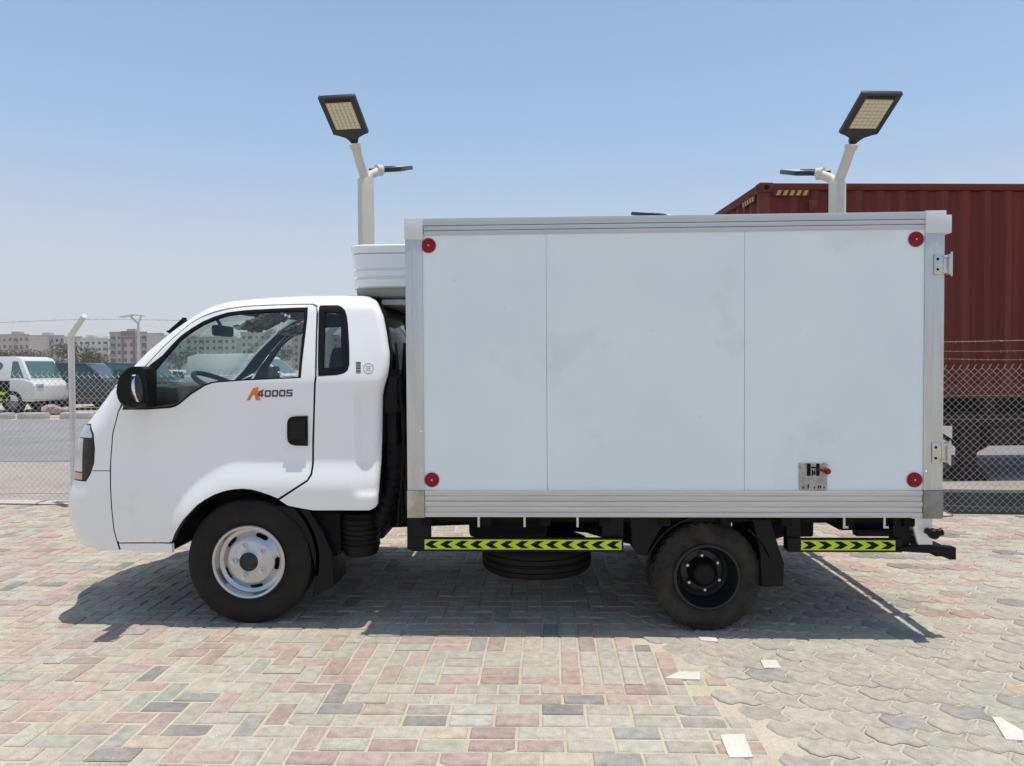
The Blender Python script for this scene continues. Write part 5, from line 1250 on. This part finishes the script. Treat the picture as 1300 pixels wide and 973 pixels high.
for k, (px, Y, h, w_, lab) in enumerate(((22, 88, 4.6, 5.5, 'wide dusty tree behind the rear of the white light truck'), (52, 96, 4.0, 4.5, 'low dusty tree above the cab of the white light truck'), (101, 84, 5.0, 5.0, 'tallest dusty tree just right of the bent fence post'), (128, 100, 3.6, 4.2, 'small dusty tree left of the grey and red apartment block'), (228, 90, 4.2, 5.0, 'dusty tree seen through the windscreen of the truck'), (352, 95, 4.6, 5.2, 'dusty tree seen through the truck cab above the white van'))):
    tree(lab, gx(px, Y), Y, h, w_)
def building(label, px0, px1, Y, ptop, col, bays, floors, trim=None, tower=None, balc=(), group='pale apartment blocks on the horizon'):
    x0_ = at(px0, 460, Y)[0]; x1_2 = at(px1, 460, Y)[0]; H = at((px0 + px1) / 2, ptop, Y)[1]; dep = 14
    t = thing('apartment_building', label, 'building', ((x0_ + x1_2) / 2, Y, 0), 0, group)
    col = tuple(min(.75, c * 1.22) for c in col); m = mat('facade render', col, .85, var=tuple(c * .8 for c in col), vscale=.25, vamt=.6); mt = mat('facade trim', trim or tuple(c * .8 for c in col), .85)
    q = MB(); fh_ = H / floors; bw = (x1_2 - x0_) / bays; rec = .35; panes = []
    for i in range(bays):
        for j in range(floors):
            a, b_ = x0_ + i * bw, x0_ + (i + 1) * bw; c0, c1 = j * fh_, (j + 1) * fh_
            wx0, wx1, wz0, wz1 = a + bw * .27, b_ - bw * .27, c0 + fh_ * .30, c1 - fh_ * .24
            if (i in balc): wx0, wx1, wz0 = a + bw * .12, b_ - bw * .12, c0 + fh_ * .08
            V = lambda x, z, y=Y: q.bm.verts.new((x, y, z))
            o = [V(a, c0), V(b_, c0), V(b_, c1), V(a, c1)]; n_ = [V(wx0, wz0), V(wx1, wz0), V(wx1, wz1), V(wx0, wz1)]; d = [V(wx0, wz0, Y + rec), V(wx1, wz0, Y + rec), V(wx1, wz1, Y + rec), V(wx0, wz1, Y + rec)]
            for k in range(4): q.bm.faces.new((o[k], o[(k + 1) % 4], n_[(k + 1) % 4], n_[k])); q.bm.faces.new((n_[k], n_[(k + 1) % 4], d[(k + 1) % 4], d[k]))
            panes.append((wx0, wx1, wz0, wz1))
    q.quad((x0_, Y, 0), (x0_, Y, H), (x0_, Y + dep, H), (x0_, Y + dep, 0)); q.quad((x1_2, Y, 0), (x1_2, Y, H), (x1_2, Y + dep, H), (x1_2, Y + dep, 0)); q.quad((x0_, Y + dep, 0), (x1_2, Y + dep, 0), (x1_2, Y + dep, H), (x0_, Y + dep, H)); q.quad((x0_, Y, H), (x1_2, Y, H), (x1_2, Y + dep, H), (x0_, Y + dep, H))
    q.build('wall', m, t, sharp=None)
    q = MB()
    for (xa, xb3, ya, yb) in ((x0_ - .1, x1_2 + .1, Y - .12, Y + .15), (x0_ - .1, x1_2 + .1, Y + dep - .15, Y + dep + .1)): q.box(xa, xb3, ya, yb, H - .1, H + .9)
    q.build('parapet', mt, t)
    q = MB(); cxx = random.uniform(.3, .7); xm = x0_ + (x1_2 - x0_) * cxx; q.box(xm - 1.8, xm + 1.8, Y + 4, Y + 8, H, H + 2.4); q.build('stair_house', m, t)
    first = {}
    for wx0, wx1, wz0, wz1 in panes:
        key = (round(wx1 - wx0, 3), round(wz1 - wz0, 3))
        if key not in first:
            q = MB(); q.box(wx0, wx1, Y + rec - .06, Y + rec - .004, wz0, wz1); o = q.build('window', M['bglass'], t, sharp=None); first[key] = (o, wx0, wz0)
        else:
            src, sx_, sz_ = first[key]; o = src.copy(); C.objects.link(o); o.parent = t; o.location = (wx0 - sx_, 0, wz0 - sz_)
    for i in balc:
        for j in range(floors):
            a = x0_ + i * bw; q = MB(); z = j * fh_; q.box(a + bw * .05, a + bw * .95, Y - 1.2, Y - .01, z - .1, z + .08); q.box(a + bw * .05, a + bw * .95, Y - 1.25, Y - 1.18, z + .08, z + 1.0); q.build('balcony', mt, t, sharp=None)
    if tower:
        q = MB(); ta, tb, th = tower; xa = x0_ + (x1_2 - x0_) * ta; xb3 = x0_ + (x1_2 - x0_) * tb
        q.box(xa, xb3, Y - .5, Y - .02, H * .86, H + th); q.box(xa, xa + .9, Y - .5, Y - .02, 0, H * .86); q.box(xb3 - .9, xb3, Y - .5, Y - .02, 0, H * .86); q.build('red_frame', M['brick'], t)
M['bglass'] = mat('distant window glass', (.10, .105, .11), .2)
M['brick'] = mat('red brown render', (.24, .125, .095), .85, var=(.20, .1, .08), vscale=.4, vamt=.6)
building('long beige apartment block behind the white light truck', -25, 38, 330, 427, (.40, .345, .28), 9, 5, balc=(2, 6))
building('grey beige apartment block left of the bent fence post', 38, 82, 345, 428, (.46, .41, .35), 7, 5, balc=(3,))
building('white apartment block just right of the bent fence post', 92, 138, 320, 432, (.55, .52, .47), 6, 5, balc=(2, 5))
building('grey apartment block with a red brown frame beside the far street light', 140, 187, 300, 424, (.36, .33, .31), 6, 5, trim=(.30, .28, .28), tower=(.32, .68, 1.2), balc=(0, 5))
building('pale cream apartment block right of the far street light', 190, 232, 340, 428, (.50, .47, .42), 6, 5, balc=(1,))
building('cream apartment block seen through the windscreen', 236, 300, 330, 430, (.50, .46, .40), 8, 5, balc=(2, 5))
building('beige apartment block seen through the driver window above the white van', 306, 362, 325, 424, (.44, .39, .33), 7, 5, balc=(1, 4))
building('brown apartment block seen through the driver window beside the pillar', 364, 430, 335, 428, (.38, .32, .27), 8, 5, balc=(3, 6))
building('long pale apartment block mostly hidden behind the cargo box', 436, 560, 330, 430, (.48, .44, .39), 12, 5, balc=(2, 6, 9))

# ================================================================== HAZE
hm = bpy.data.materials.new('dusty air'); hm.use_nodes = True; hn = hm.node_tree; hn.nodes.clear()
ho = hn.nodes.new('ShaderNodeOutputMaterial'); hv = hn.nodes.new('ShaderNodeVolumePrincipled'); hv.inputs['Color'].default_value = (.95, .93, .90, 1); hv.inputs['Density'].default_value = .0005; hv.inputs['Anisotropy'].default_value = .2
hn.links.new(hv.outputs[0], ho.inputs['Volume'])
q = MB(); q.box(-420, 420, -60, 420, -1.1, 24); o = q.build('haze', hm, sharp=None); tag(o, kind='stuff')
